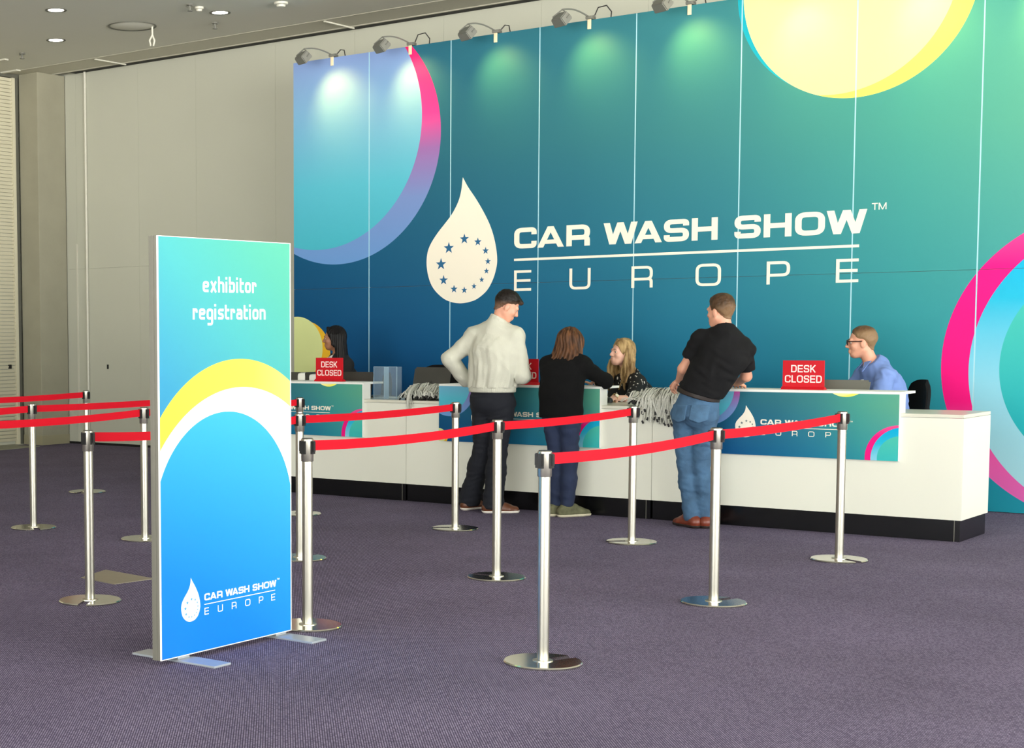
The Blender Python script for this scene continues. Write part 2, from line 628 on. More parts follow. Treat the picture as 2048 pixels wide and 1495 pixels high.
STARS = [(1.875, 2.167, 0.064), (1.966, 2.326, 0.062), (2.147, 2.409, 0.055), (2.302, 2.374, 0.044), (2.391, 2.283, 0.039), (2.418, 2.177, 0.035), (2.402, 2.083, 0.032), (2.348, 1.998, 0.03),
         (2.261, 1.935, 0.032), (2.149, 1.9, 0.037), (2.029, 1.913, 0.043), (1.906, 2.005, 0.053)]


def smooth_outline(pts, n=4):
    """closed Catmull-Rom through the points, keeping the first one as a sharp tip"""
    N = len(pts)
    out = []
    for i in range(N):
        p1, p2 = Vector(pts[i]), Vector(pts[(i + 1) % N])
        p0 = p1 * 2 - p2 if i == 0 else Vector(pts[i - 1])
        p3 = p2 * 2 - p1 if i == N - 1 else Vector(pts[(i + 2) % N])
        for k in range(n):
            u = k / n
            out.append(tuple(0.5 * (2 * p1 + (p2 - p0) * u + (2 * p0 - 5 * p1 + 4 * p2 - p3) * u * u + (3 * p1 - p0 - 3 * p2 + p3) * u ** 3)))
    return out


def logo(parts, put, s, ox, oz, star_mat, white, depth):
    """put(x,z,d); parts(name, mb, mat)"""
    P = lambda x, z, d: put(ox + x * s, oz + z * s, d)
    for i0, i1 in ((0, 3), (3, 7), (7, 11)):
        mb = MB()
        letters(mb, [(c, a, b, 2.289, 0.2, 0.215, 1.32) for c, a, b in LOGO_BOLD[i0:i1]], P, depth)
        parts('title_word', mb, white)
    for c, a, b in LOGO_THIN:
        mb = MB()
        letters(mb, [(c, a, b, 1.878, 0.2, 0.125, 1.15)], P, depth)
        parts('subtitle_letter', mb, white)
    mb = MB()
    mb.prism([(2.71, 2.170), (6.0, 2.172), (6.0, 2.195), (2.71, 2.193)], lambda a, b: P(a, b, depth), lambda a, b: P(a, b, 0))
    parts('rule_line', mb, white)
    mb = MB()
    letters(mb, [('T', 6.097, 6.145, 2.478, 0.056, 0.14, 1), ('M', 6.152, 6.215, 2.478, 0.056, 0.14, 1)], P, depth)
    parts('trademark', mb, white)
    mb = MB()
    mb.prism(smooth_outline(DROP), lambda a, b: P(a, b, depth), lambda a, b: P(a, b, 0))
    d = parts('drop_emblem', mb, white)
    for cx, cz, r in STARS:
        mb = MB()
        pl = []
        for i in range(10):
            a = PI / 2 + i * PI / 5
            q = r if i % 2 == 0 else r * 0.40
            pl.append((cx + q * math.cos(a), cz + q * math.sin(a)))
        mb.prism(pl, lambda a, b: P(a, b, depth * 1.6), lambda a, b: P(a, b, depth * 0.5))
        parts('star', mb, star_mat, d)


# ------------------------------------------------------------------ the room
XL, XR, YB, YF, ZC = -5.35, 20.0, 1.42, -21.2, 4.95
mb = MB()
mb.box((XL - 0.3, YF - 0.3, -0.1), (XR + 0.3, YB + 0.3, 0.0))
struct('floor', mb, M['carpet'])
mb = MB()
mb.box((XL - 0.3, YF - 0.3, ZC), (XR + 0.3, 0.66, ZC + 0.25))
mb.box((XL - 0.3, 0.66, ZC + 0.03), (XR + 0.3, 1.20, ZC + 0.25))
mb.box((XL - 0.3, 1.20, ZC), (XR + 0.3, 1.225, ZC + 0.25))
mb.box((XL - 0.3, 1.225, ZC + 0.10), (XR + 0.3, YB + 0.3, ZC + 0.25))
struct('ceiling', mb, M['ceil'])
mb = MB()
mb.box((XL, 0.665, ZC - 0.004), (XR, 0.69, ZC + 0.03))
mb.box((XL, 0.72, ZC + 0.0), (XR, 1.17, ZC + 0.03))
mb.box((XL, 1.19, ZC - 0.006), (XR, 1.225, ZC + 0.0))
struct('trim_1', mb, M['ceil2'])
mb = MB()
mb.box((-4.76, 1.228, ZC + 0.01), (XR, YB + 0.01, ZC + 0.1))
struct('trim_2', mb, M['black'])
mb = MB()
for x in (-3.68, -0.1, 3.4):
    mb.box((x - 0.012, 0.70, ZC - 0.02), (x + 0.012, 1.26, ZC - 0.004))
struct('trim_3', mb, M['trimw'])
# sliding wall panels with fine joints
mb = MB()
mb.box((XL - 0.3, YB + 0.012, 0), (XR + 0.3, YB + 0.25, ZC + 0.2))
xs = [-4.96, -4.765, -4.555, -3.62, -2.63, -1.36, -0.2, 1.0, 2.2, 3.4, 4.6, 5.8, 7.0, 8.2, 9.4, 10.6, 11.8, 13.0, 14.2, 15.4, 16.6, 17.8, 19.0, XR]
for a, b in zip(xs[:-1], xs[1:]):
    for z0, z1 in ((0.03, 2.36), (2.364, ZC - 0.01)):
        mb.box((a + 0.001, YB, z0), (b - 0.001, YB + 0.014, z1))
struct('wall_back', mb, M['wall'])
mb = MB()
mb.box((-4.96, YB - 0.006, 0.0), (XR, YB + 0.012, 0.03))
struct('baseboard_back', mb, M['black'])
mb = MB()
mb.tube([(-4.565, YB - 0.02, 0.03), (-4.565, YB - 0.02, ZC + 0.08)], 0.018, 10)
mb.box((-4.775, YB - 0.012, 0.03), (-4.755, YB, 2.7))
struct('trim_4', mb, M['trimw'], smooth=True)
mb = MB()
mb.box((-4.2, YB - 0.006, 1.02), (-4.23, YB + 0.002, 1.08), 0.002)
struct('trim_5', mb, M['black'])
# concrete column in the corner
mb = MB()
mb.box((XL + 0.03, 0.91, 0), (-4.965, YB, ZC), 0.008)
struct('column', mb, M['concrete'])
mb = MB()
mb.box((XL + 0.03, 0.902, 0.0), (-4.957, YB, 0.13))
struct('baseboard_column', mb, mat('beige_skirting', (150, 144, 118), 0.6))
# louvred shutter wall on the left
mb = MB()
mb.box((XL - 0.3, YF - 0.3, 0), (XL - 0.04, YB + 0.2, ZC + 0.2))
struct('wall_left', mb, M['wall'])
mb = MB()
z = 0.05
while z < 4.88:
    mb.add([(XL - 0.035, -9, z), (XL - 0.006, -9, z), (XL + 0.012, -9, z + 0.040), (XL - 0.035, -9, z + 0.040),
            (XL - 0.035, 0.80, z), (XL - 0.006, 0.80, z), (XL + 0.012, 0.80, z + 0.040), (XL - 0.035, 0.80, z + 0.040)],
           [(0, 1, 2, 3), (7, 6, 5, 4), (0, 4, 5, 1), (1, 5, 6, 2), (2, 6, 7, 3), (3, 7, 4, 0)])
    z += 0.049
d1 = struct('door_1', mb, M['shutter'])
mb = MB()
mb.box((XL - 0.03, 0.80, 0), (XL + 0.02, 0.85, 4.9))
struct('shutter_stile', mb, M['shutter'], d1)
mb = MB()
mb.box((XL - 0.03, 0.855, 0), (XL + 0.015, 0.905, 4.95))
mb.box((XL - 0.03, -9, 4.90), (XL + 0.03, 0.905, 4.945))
struct('shutter_frame', mb, M['dframe'], d1)
mb = MB()
mb.box((XL - 0.01, 0.67, 1.03), (XL + 0.022, 0.71, 1.085), 0.004)
struct('latch', mb, M['black'], d1)
mb = MB()
mb.box((XL - 0.04, -9, 0), (XL + 0.06, 0.91, 0.006))
struct('trim_6', mb, mat('concrete_sill', (150, 150, 134), 0.7))
mb = MB()
mb.add([(-4.80, 0.70, 0.0), (-4.0, -9, 0), (XL + 0.06, -9, 0), (XL + 0.06, 0.70, 0), (-4.80, 0.70, 0.004), (-4.3, -9, 0.004), (XL + 0.06, -9, 0.004), (XL + 0.06, 0.70, 0.004)],
       [(3, 2, 1, 0), (4, 5, 6, 7), (0, 1, 5, 4), (1, 2, 6, 5), (2, 3, 7, 6), (3, 0, 4, 7)])
struct('trim_7', mb, mat('screed_strip', (134, 134, 120), 0.8))
# glazed right side and rear, outside the picture: mullions only, the panes stand open to the sky
mb = MB()
y = YF
while y < YB - 0.1:
    mb.box((XR - 0.04, y, 0), (XR + 0.08, y + 0.07, ZC))
    y += 2.26
mb.box((XR - 0.04, YF, 0), (XR + 0.08, YB, 0.12))
mb.box((XR - 0.04, YF, 2.6), (XR + 0.08, YB, 2.68))
struct('window_1', mb, M['dframe'])
mb = MB()
mb.box((XL, YF - 0.2, 0), (2.5, YF, ZC))
mb.box((14.0, YF - 0.2, 0), (XR + 0.1, YF, ZC))
struct('wall_front', mb, M['wall'])
mb = MB()
x = 2.5
while x < 14.1:
    mb.box((x, YF - 0.08, 0), (x + 0.07, YF + 0.04, ZC))
    x += 2.25
struct('window_2', mb, M['dframe'])

# ------------------------------------------------------------------ backdrop
BD = Thing('event_backdrop', 'tall teal printed backdrop wall with coloured circles and white show title', 'backdrop', (0, 0, 0))
PW, ZT = 0.9904, 4.384
ART = art_material('backdrop_print', BD.o)
SEAM = mat('pale_joint', (168, 214, 226), 0.5)
STARM = mat('star_print', (26, 96, 140), 0.6)
NP = 8
for i in range(NP):
    mb = MB()
    mb.box((i * PW + (0.0055 if i else 0), 0, 0.004), ((i + 1) * PW - 0.0055, 0.028, 1.9525))
    mb.box((i * PW + (0.0055 if i else 0), 0, 1.9555), ((i + 1) * PW - 0.0055, 0.028, ZT))
    BD.part('panel', mb, ART)
for i in range(1, NP):
    mb = MB()
    mb.box((i * PW - 0.0055, 0.001, 0.004), (i * PW + 0.0055, 0.03, ZT - 0.002))
    BD.part('joint_strip', mb, SEAM)
mb = MB()
mb.box((-0.004, 0.028, 0.0), (NP * PW, 0.10, ZT + 0.004))
BD.part('backing_frame', mb, mat('frame_grey', (126, 124, 116), 0.6))
logo(lambda n, mb, m, par=None: BD.part(n, mb, m, par), lambda x, z, d: (x, -d, z), 1.0, 0, 0, STARM, M['print_white'], 0.0012)

# floodlights on swan-neck arms along its top edge
FLX = [0.52, 1.50, 2.49, 3.49, 4.47, 5.46, 6.45, 7.43]
ORD = ['above the first panel from the left end', 'above the pink ring near the left end', 'above the third panel, left of the white drop', 'above the fourth panel over the letters C and A', 'above the fifth panel over the word WASH',
       'above the left half of the yellow disc', 'above the right half of the yellow disc', 'above the last panel by the right edge']
for i, x in enumerate(FLX):
    T = Thing('floodlight', 'grey floodlight on a curved arm, ' + ORD[i], 'spotlight', (x, 0, ZT), 'floodlights along the backdrop top')
    mb = MB()
    mb.box((x - 0.018, -0.012, ZT - 0.085), (x + 0.018, -0.0015, ZT + 0.012), 0.003)
    T.part('clamp_plate', mb, M['peg'])
    mb = MB()
    mb.box((x - 0.03, -0.03, ZT + 0.006), (x + 0.035, 0.06, ZT + 0.035), 0.006)
    mb.tube([(x - 0.02, 0.015, ZT + 0.03), (x + 0.045, 0.015, ZT + 0.03)], 0.012, 8)
    T.part('bracket', mb, M['lampgrey'])
    arm = []
    for k in range(13):
        t = k / 12
        arm.append((x - 0.06 * t, 0.0 - 0.42 * t, ZT + 0.025 + 0.045 * math.sin(PI * t * 0.8) - 0.008 * t))
    mb = MB()
    mb.tube(arm, 0.0075, 8)
    T.part('arm', mb, M['lampgrey'], smooth=True)
    # lamp head looking back down at the print
    hc = Vector((x - 0.065, -0.43, ZT - 0.045))
    aim = (Vector((x + 0.10, 0.0, 3.90)) - hc).normalized()
    q = aim.to_track_quat('-Z', 'Y').to_matrix().to_4x4()
    bm = bmesh.new()
    bmesh.ops.create_cube(bm, size=1, matrix=Matrix.Diagonal((0.16, 0.115, 0.09, 1)))
    for v in bm.verts:
        if v.co.z > 0:
            v.co.x *= 0.88
            v.co.y *= 0.88
    bmesh.ops.bevel(bm, geom=bm.edges[:], offset=0.008, segments=2, affect='EDGES')
    mb = MB()
    mb.bm(bm, Matrix.Translation(hc) @ q)
    T.part('lamp_head', mb, M['lampgrey'], smooth=True)
    mb = MB()
    mb.tube([Vector(arm[-1]), hc + Vector((0.085, 0.0, 0.03)), hc + q.to_3x3() @ Vector((0.078, 0, 0))], 0.006, 6)
    mb.tube([Vector(arm[-1]), hc + Vector((-0.085, 0.0, 0.03)), hc + q.to_3x3() @ Vector((-0.078, 0, 0))], 0.006, 6)
    T.part('yoke', mb, M['lampgrey'])
    mb = MB()
    if i % 2 == 0:
        cb = [(x + 0.03, 0.03, ZT + 0.03), (x + 0.07, 0.05, ZT + 0.08), (x + 0.115, 0.05, ZT + 0.07), (x + 0.125, 0.06, ZT + 0.0)]
    else:
        cb = [(x + 0.03, 0.03, ZT + 0.03), (x + 0.07, 0.03, ZT + 0.11), (x + 0.15, 0.04, ZT + 0.12), (x + 0.19, 0.06, ZT + 0.06), (x + 0.185, 0.06, ZT - 0.0)]
    mb.tube(cb, 0.006, 6)
    T.part('power_cable', mb, M['clip'])
    mb = MB()
    bm = bmesh.new()
    bmesh.ops.create_cube(bm, size=1, matrix=Matrix.Translation((0, 0, -0.046)) @ Matrix.Diagonal((0.13, 0.09, 0.002, 1)))
    mb.bm(bm, Matrix.Translation(hc) @ q)
    T.part('lens', mb, M['led'])
    sd = bpy.data.lights.new('flood_beam', 'SPOT')
    sd.energy = 44
    sd.color = (1.0, 0.66, 0.12)
    sd.spot_size = math.radians(92)
    sd.spot_blend = 1.0
    sd.shadow_soft_size = 0.04
    so = bpy.data.objects.new('flood_beam', sd)
    COL.objects.link(so)
    so.parent = T.o
    so.location = hc + aim * 0.06 - Vector(T.loc)
    so.rotation_euler = aim.to_track_quat('-Z', 'Y').to_euler()

# ------------------------------------------------------------------ reception desk
YD = -2.13
UNITS = [(0.572, 2.866), (2.87, 5.164), (5.168, 7.452)]
UL = ['white reception counter unit at the left, carrying the first graphic board', 'white reception counter unit in the middle, behind the two left standing visitors', 'white reception counter unit at the right end with exposed end face']
for (a, b), lb in zip(UNITS, UL):
    T = Thing('counter_unit', lb, 'counter', ((a + b) / 2, -1.8, 0), 'reception counter units')
    mb = MB()
    mb.box((a, YD, 0.152), (b, YD + 0.02, 0.862))
    mb.box((a, YD + 0.02, 0.152), (a + 0.02, -1.478, 0.862))
    mb.box((b - 0.02, YD + 0.02, 0.152), (b, -1.478, 0.862))
    mb.box((a + 0.02, YD + 0.02, 0.152), (b - 0.02, -1.478, 0.172))
    T.part('carcass', mb, M['white'])
    mb = MB()
    mb.box((a, YD, 0.864), (b, -1.478, 0.888), 0.0015)
    T.part('worktop', mb, M['wtop'])
    mb = MB()
    mb.box((a + 0.002, YD + 0.018, 0.0), (b - 0.012, YD + 0.036, 0.152))
    mb.box((b - 0.03, YD + 0.036, 0.0), (b - 0.012, -1.494, 0.152))
    mb.box((a + 0.012, YD + 0.036, 0.0), (a + 0.03, -1.494, 0.152))
    T.part('plinth', mb, M['plinth'])
    mb = MB()
    mb.box((b - 0.05, YD + 0.016, 0.0), (b - 0.046, YD + 0.0185, 0.15))
    T.part('plinth_joint', mb, M['alu'])

BOARDS = [(0.905, 2.416), (3.220, 4.728), (5.582, 7.028)]
BL = ['raised graphic board on the left counter unit, half hidden by the exhibitor sign', 'raised graphic board on the middle counter unit, behind the two standing visitors', 'raised graphic board on the right counter unit with the drop logo in view']
for (a, b), lb in zip(BOARDS, BL):
    T = Thing('graphic_board', lb, 'counter board', (a, YD - 0.02, 0.548), 'graphic boards on the counter')
    mb = MB()
    mb.box((a, YD - 0.024, 0.548), (b, YD - 0.012, 1.022))
    T.part('printed_face', mb, art_material('board_print', T.o, 0.192, b - 1.512 - a, 0.340 - 0.548))
    mb = MB()
    mb.box((a, YD - 0.012, 0.548), (b, YD - 0.001, 1.022))
    mb.box((b, YD - 0.024, 0.548), (b + 0.004, YD - 0.001, 1.022))
    mb.box((b - 0.016, YD - 0.001, 0.889), (b + 0.004, YD + 0.10, 1.022))
    mb.box((a, YD - 0.001, 0.889), (a + 0.02, YD + 0.10, 1.022))
    T.part('backing_board', mb, M['aluw'])
    mb = MB()
    mb.box((a, YD - 0.024, 1.022), (b + 0.012, YD + 0.29, 1.040), 0.001)
    T.part('shelf', mb, M['aluw'])
    logo(lambda n, mb, m, par=None: T.part(n, mb, m, par), lambda x, z, d: (x, YD - 0.024 - d, z), 0.192, b - 1.512, 0.340, mat('small_star_print', (70, 90, 96), 0.6), M['print_white'], 0.0008)

# red desk closed signs
for cx, lb, ry in ((1.96, 'red DESK CLOSED sign on the left graphic board before the black-haired person', 0.0), (3.953, 'red DESK CLOSED sign half hidden behind the person in the pale sweater', 0.0), (6.302, 'red DESK CLOSED sign beside the grey laptop on the right graphic board', 0.0)):
    T = Thing('desk_sign', lb, 'sign', (cx, -2.02, 1.04), 'red desk closed signs')
    w = 0.154
    mb = MB()
    mb.box((cx - w, -2.03, 1.040), (cx + w, -2.024, 1.256), 0.001)
    T.part('sign_plate', mb, M['red'])
    mb = MB()
    mb.add([(cx - w - 0.004, -2.055, 1.0405), (cx + w + 0.004, -2.055, 1.0405), (cx + w + 0.004, -1.98, 1.0405), (cx - w - 0.004, -1.98, 1.0405),
            (cx - w - 0.004, -2.034, 1.062), (cx + w + 0.004, -2.034, 1.062), (cx + w + 0.004, -2.02, 1.062), (cx - w - 0.004, -2.02, 1.062)],
           [(0, 3, 2, 1), (4, 5, 6, 7), (0, 1, 5, 4), (1, 2, 6, 5), (2, 3, 7, 6), (3, 0, 4, 7)])
    T.part('sign_base', mb, M['red'])
    wd = {'D': .72, 'E': .66, 'S': .68, 'K': .72, 'C': .74, 'L': .58, 'O': .78}
    for word, hw, z0 in (('DESK', 0.091, 1.168), ('CLOSED', 0.136, 1.092)):
        mb = MB()
        letters(mb, text_line(word, cx - hw, cx + hw, z0, 0.054, wd, 0.13, 0.155, 1.0), lambda x, z, d: (x, -2.03 - d, z), 0.001)
        T.part('sign_word', mb, M['redw'])


def laptop(cx, y, z0, w, h, lid_mat, label, rot=0.0, tilt=0.32, screen=True):
    """lid seen from behind: keyboard deck towards the wall (+y)"""
    T = Thing('laptop', label, 'laptop', (cx, y, z0), None)
    T.o.rotation_euler = (0, 0, rot)
    R3 = Matrix.Rotation(0, 3, 'Z')
    mb = MB()
    mb.box((cx - w / 2, y, z0), (cx + w / 2, y + 0.235, z0 + 0.016), 0.004)
    T.part('keyboard_deck', mb, M['darkgrey'])
    bm = bmesh.new()
    bmesh.ops.create_cube(bm, size=1, matrix=Matrix.Translation((0, 0, h / 2)) @ Matrix.Diagonal((w, 0.008, h, 1)))
    cor = [e for e in bm.edges if abs(e.verts[0].co.x - e.verts[1].co.x) < 1e-5 and abs(e.verts[0].co.z - e.verts[1].co.z) < 1e-5]
    bmesh.ops.bevel(bm, geom=cor, offset=0.014, segments=4, affect='EDGES')
    mb = MB()
    mb.bm(bm, Matrix.Translation((cx, y + 0.004, z0 + 0.014)) @ Matrix.Rotation(tilt, 4, 'X'))
    lid = T.part('lid', mb, lid_mat, smooth=True)
    bm = bmesh.new()
    bmesh.ops.create_circle(bm, cap_ends=True, radius=0.016, segments=24, matrix=Matrix.Translation((0, -0.0045, h * .5)) @ Matrix.Rotation(PI / 2, 4, 'X'))
    mb = MB()
    mb.bm(bm, Matrix.Translation((cx, y + 0.004, z0 + 0.014)) @ Matrix.Rotation(tilt, 4, 'X'))
    T.part('lid_emblem', mb, M['darkgrey'], lid)
    return T


# on the counter, partly hidden behind the boards
laptop(2.08, -1.80, 0.889, 0.36, 0.225, M['lapdark'], 'dark laptop open behind the left red sign, beside the clear brochure holder', 0, -0.25)
laptop(1.32, -1.80, 0.889, 0.36, 0.215, M['lapdark'], 'dark laptop at the far left end of the counter beside the exhibitor sign edge', 0, -0.25)
laptop(2.93, -1.86, 0.889, 0.40, 0.275, M['lapdark'], 'wide dark laptop with round emblem behind the left pile of lanyards', -0.08, -0.22)
laptop(6.52, -1.86, 0.889, 0.36, 0.225, M['lapgrey'], 'grey laptop open in front of the person in the blue shirt', 0, -0.45)

# clear brochure holder
T = Thing('brochure_holder', 'clear acrylic brochure holder standing on the counter left of the lanyards', 'brochure holder', (2.56, -1.97, 0.889))
mb = MB()
mb.box((2.435, -2.0, 0.889), (2.680, -1.996, 1.178))
mb.box((2.435, -1.92, 0.889), (2.680, -1.916, 1.178))
mb.box((2.435, -1.996, 0.889), (2.439, -1.92, 1.178))
mb.box((2.676, -1.996, 0.889), (2.680, -1.92, 1.178))
T.part('pocket', mb, M['acrylic'])
mb = MB()
mb.box((2.54, -1.996, 0.889), (2.544, -1.92, 1.178))
T.part('divider', mb, M['acryledge'])
mb = MB()
mb.box((2.433, -2.002, 1.176), (2.682, -1.9965, 1.180))
mb.box((2.679, -2.002, 0.893), (2.683, -1.9965, 1.176))
mb.box((2.432, -2.002, 0.893), (2.435, -1.9965, 1.176))
T.part('rim', mb, M['acryledge'])
mb = MB()
mb.box((2.43, -2.03, 0.8885), (2.685, -1.88, 0.8925))
T.part('holder_base', mb, M['acrylic'])

# white card printer
T = Thing('card_printer', 'white rounded card printer with dark centre band behind the left red sign', 'printer', (1.56, -1.72, 0.889))
mb = MB()
mb.box((1.44, -1.84, 0.889), (1.535, -1.62, 1.11), 0.03)
T.part('side_shell', mb, M['whitepl'], smooth=True)
mb = MB()
mb.box((1.59, -1.86, 0.889), (1.74, -1.62, 1.10), 0.03)
T.part('side_shell', mb, M['whitepl'], smooth=True)
mb = MB()
mb.box((1.52, -1.83, 0.889), (1.605, -1.64, 1.115), 0.02)
T.part('centre_band', mb, M['darkgrey'], smooth=True)

# computer mouse
mb = MB()
bm = bmesh.new()
bmesh.ops.create_uvsphere(bm, u_segments=20, v_segments=10, radius=1)
for v in bm.verts:
    v.co.z = max(v.co.z, -0.35)
mb.bm(bm, Matrix.Translation((4.56, -1.66, 0.889 + 0.0125)) @ Matrix.Rotation(0.5, 4, 'Z') @ Matrix.Diagonal((0.034, 0.056, 0.034, 1)))
o = mb.build('computer_mouse', M['clip'], None, (4.56, -1.66, 0.889), True)
tag(o, 'black computer mouse under the hand of the blonde person', 'computer mouse')


def lanyards(name, label, x0, x1, yc, n, hang, seed):
    rnd = random.Random(seed)
    mb = MB()
    clips = MB()
    for i in range(n):
        t = rnd.random()
        x = x0 + (x1 - x0) * t
        top = 0.965 + 0.065 * math.sin(PI * min(1, max(0, (0.06 + 0.9 * t)))) ** 0.5 + rnd.uniform(-0.025, 0.012)
        bk = yc + rnd.uniform(0.03, 0.16)
        fr = YD - 0.008 - rnd.uniform(0.0, 0.022)
        low = hang(t, rnd)
        pts = []
        sx = rnd.uniform(-0.06, 0.06)
        if low >= 0.90:
            fr = max(fr, YD + 0.02) + rnd.uniform(0.0, 0.05)
        P = [(x + sx * .6, bk + 0.08, 0.897 + rnd.uniform(0, .02)), (x + sx * .3, bk, top - 0.02), (x, (bk + fr) / 2 + 0.02, top), (x - sx * .3, fr + 0.02, top - 0.045 - rnd.uniform(0, .02)), (x - sx * .6 + rnd.uniform(-.012, .012), fr, (top + low) / 2 - .01), (x - sx + rnd.uniform(-.02, .02), fr - rnd.uniform(0, .012), low)]
        # catmull-rom
        for a in range(len(P) - 1):
            p0, p1, p2, p3 = P[max(a - 1, 0)], P[a], P[a + 1], P[min(a + 2, len(P) - 1)]
            for k in range(4):
                u = k / 4
                pts.append(Vector([0.5 * (2 * p1[c] + (p2[c] - p0[c]) * u + (2 * p0[c] - 5 * p1[c] + 4 * p2[c] - p3[c]) * u * u + (3 * p1[c] - p0[c] - 3 * p2[c] + p3[c]) * u ** 3) for c in range(3)]))
        pts.append(Vector(P[-1]))
        wv = Vector((math.cos(rnd.uniform(-.7, .7)), math.sin(rnd.uniform(-.7, .7)), 0)) * 0.0055
        nn = Vector((-wv.y, wv.x, 0)).normalized() * 0.0008
        vs, fs = [], []
        for p in pts:
            vs += [p - wv - nn, p + wv - nn, p + wv + nn, p - wv + nn]
        m_ = len(pts)
        for j in range(m_ - 1):
            for e in range(4):
                f = (e + 1) % 4
                fs.append((j * 4 + e, j * 4 + f, (j + 1) * 4 + f, (j + 1) * 4 + e))
        fs += [(0, 3, 2, 1), ((m_ - 1) * 4, (m_ - 1) * 4 + 1, (m_ - 1) * 4 + 2, (m_ - 1) * 4 + 3)]
        mb.add(vs, fs)
        if rnd.random() < 0.33:
            e = pts[-1]
            bm = bmesh.new()
            bmesh.ops.create_cube(bm, size=1)
            clips.bm(bm, Matrix.Translation(e + Vector((0, -0.002, -0.01))) @ Matrix.Rotation(rnd.uniform(-.6, .6), 4, 'Y') @ Matrix.Diagonal((0.013, 0.007, 0.026, 1)))
    o = mb.build(name, mat('printed_strap', (196, 196, 186), 0.7, var=0.45, vscale=140, stretch=(1, 1, 0.6)), None, ((x0 + x1) / 2, yc, 0.889))
    tag(o, label, 'lanyards', None, 'stuff')
    c = clips.build('clip', M['clip'], o, ((x0 + x1) / 2, yc, 0.889))
    return o


def hang1(t, r):
    if 0.27 < t < 0.36 and r.random() < 0.7:
        return 0.80 + r.uniform(-.03, .06)
    return 0.905 + r.uniform(0, 0.035)


def hang2(t, r):
    if t < 0.22:
        return 0.91 + r.uniform(0, .03)
    return 0.79 + r.uniform(-.035, .09) + 0.08 * max(0, 0.45 - t)


lanyards('lanyard_pile', 'pile of pale printed lanyards on the counter between the two left boards', 2.79, 3.19, -2.02, 130, hang1, 3)
lanyards('lanyard_pile', 'pile of pale lanyards hanging over the counter edge beside the blonde person', 4.94, 5.56, -2.02, 170, hang2, 8)


def office_chair(x, y, rz, zs, zb, w, label):
    T = Thing('office_chair', label, 'chair', (x, y, 0), 'black office chairs behind the counter')
    T.o.rotation_euler = (0, 0, rz)      # faces -y at rz=0
    sx = w / 2
    # curved back rest
    vs, fs = [], []
    nu, nv = 13, 11
    for side in (0, 1):
        for j in range(nv):
            v = -1 + 2 * j / (nv - 1)
            for i in range(nu):
                u = -1 + 2 * i / (nu - 1)
                px, pz = sx * u * (1 - 0.30 * abs(v) ** 4), v
                yy = 0.20 + 0.05 * (1 - u * u) + 0.035 * (v * 0.5) + (0.035 if side else -0.015) * (1 - 0.75 * max(abs(u), abs(v)) ** 3)
                zz = (zs + 0.12 + zb) / 2 + (zb - zs - 0.12) / 2 * v * (1 - 0.16 * abs(u) ** 4)
                vs.append((x + px, y + yy, zz))
    for side in (0, 1):
        o = side * nu * nv
        for j in range(nv - 1):
            for i in range(nu - 1):
                q = (o + j * nu + i, o + j * nu + i + 1, o + (j + 1) * nu + i + 1, o + (j + 1) * nu + i)
                fs.append(q if side == 0 else q[::-1])
    N = nu * nv
    rim = [i for i in range(nu)] + [j * nu + nu - 1 for j in range(1, nv)] + [(nv - 1) * nu + i for i in range(nu - 2, -1, -1)] + [j * nu for j in range(nv - 2, 0, -1)]
    for a, b in zip(rim, rim[1:] + rim[:1]):
        fs.append((a, b, b + N, a + N))
    mb = MB()
    mb.add(vs, fs)
    T.part('backrest', mb, M['chairblack'], smooth=True)
    mb = MB()
    mb.box((x - 0.23, y - 0.24, zs - 0.07), (x + 0.23, y + 0.20, zs), 0.03)
    T.part('seat', mb, M['chairblack'], smooth=True)
    mb = MB()
    mb.tube([(x, y + 0.0, zs - 0.07), (x, y + 0.24, zs - 0.05), (x, y + 0.30, zs + 0.12), (x, y + 0.285, zs + 0.3)], 0.022, 8)
    T.part('back_bracket', mb, M['clip'])
    mb = MB()
    mb.lathe([(0.03, 0.10), (0.03, zs - 0.07)], (x, y, 0), 16)
    T.part('gas_column', mb, M['clip'], smooth=True)
    mb = MB()
    ends = []
    for k in range(5):
        a = 2 * PI * k / 5 + 0.3
        e = (x + 0.27 * math.cos(a), y + 0.27 * math.sin(a), 0.075)
        mb.tube([(x, y, 0.11), e], 0.026, 8, 0.016)
        ends.append(e)
    b = T.part('star_base', mb, M['clip'])
    for e in ends:
        mb = MB()
        mb.lathe([(0.008, -0.016), (0.03, -0.014), (0.03, 0.014), (0.008, 0.016)], (0, 0, 0), 14)
        m2 = Matrix.Translation((e[0], e[1], 0.03)) @ Matrix.Rotation(PI / 2, 4, 'X')
        mb.v = [(m2 @ Vector(v))[:] for v in mb.v]
        T.part('caster', mb, M['clip'], b)
    return T


office_chair(1.56, -0.93, -0.9, 0.56, 1.085, 0.46, 'black office chair under the black-haired person at the left desk')
office_chair(2.47, -1.08, 0.25, 0.56, 1.172, 0.46, 'empty black office chair behind the wide dark laptop')
office_chair(4.62, -0.62, -0.5, 0.53, 0.93, 0.44, 'black office chair under the blonde person')
office_chair(6.55, -0.86, -0.95, 0.56, 1.085, 0.44, 'black office chair of the person in the blue shirt')

# ------------------------------------------------------------------ belt stanchions
HS = 0.959


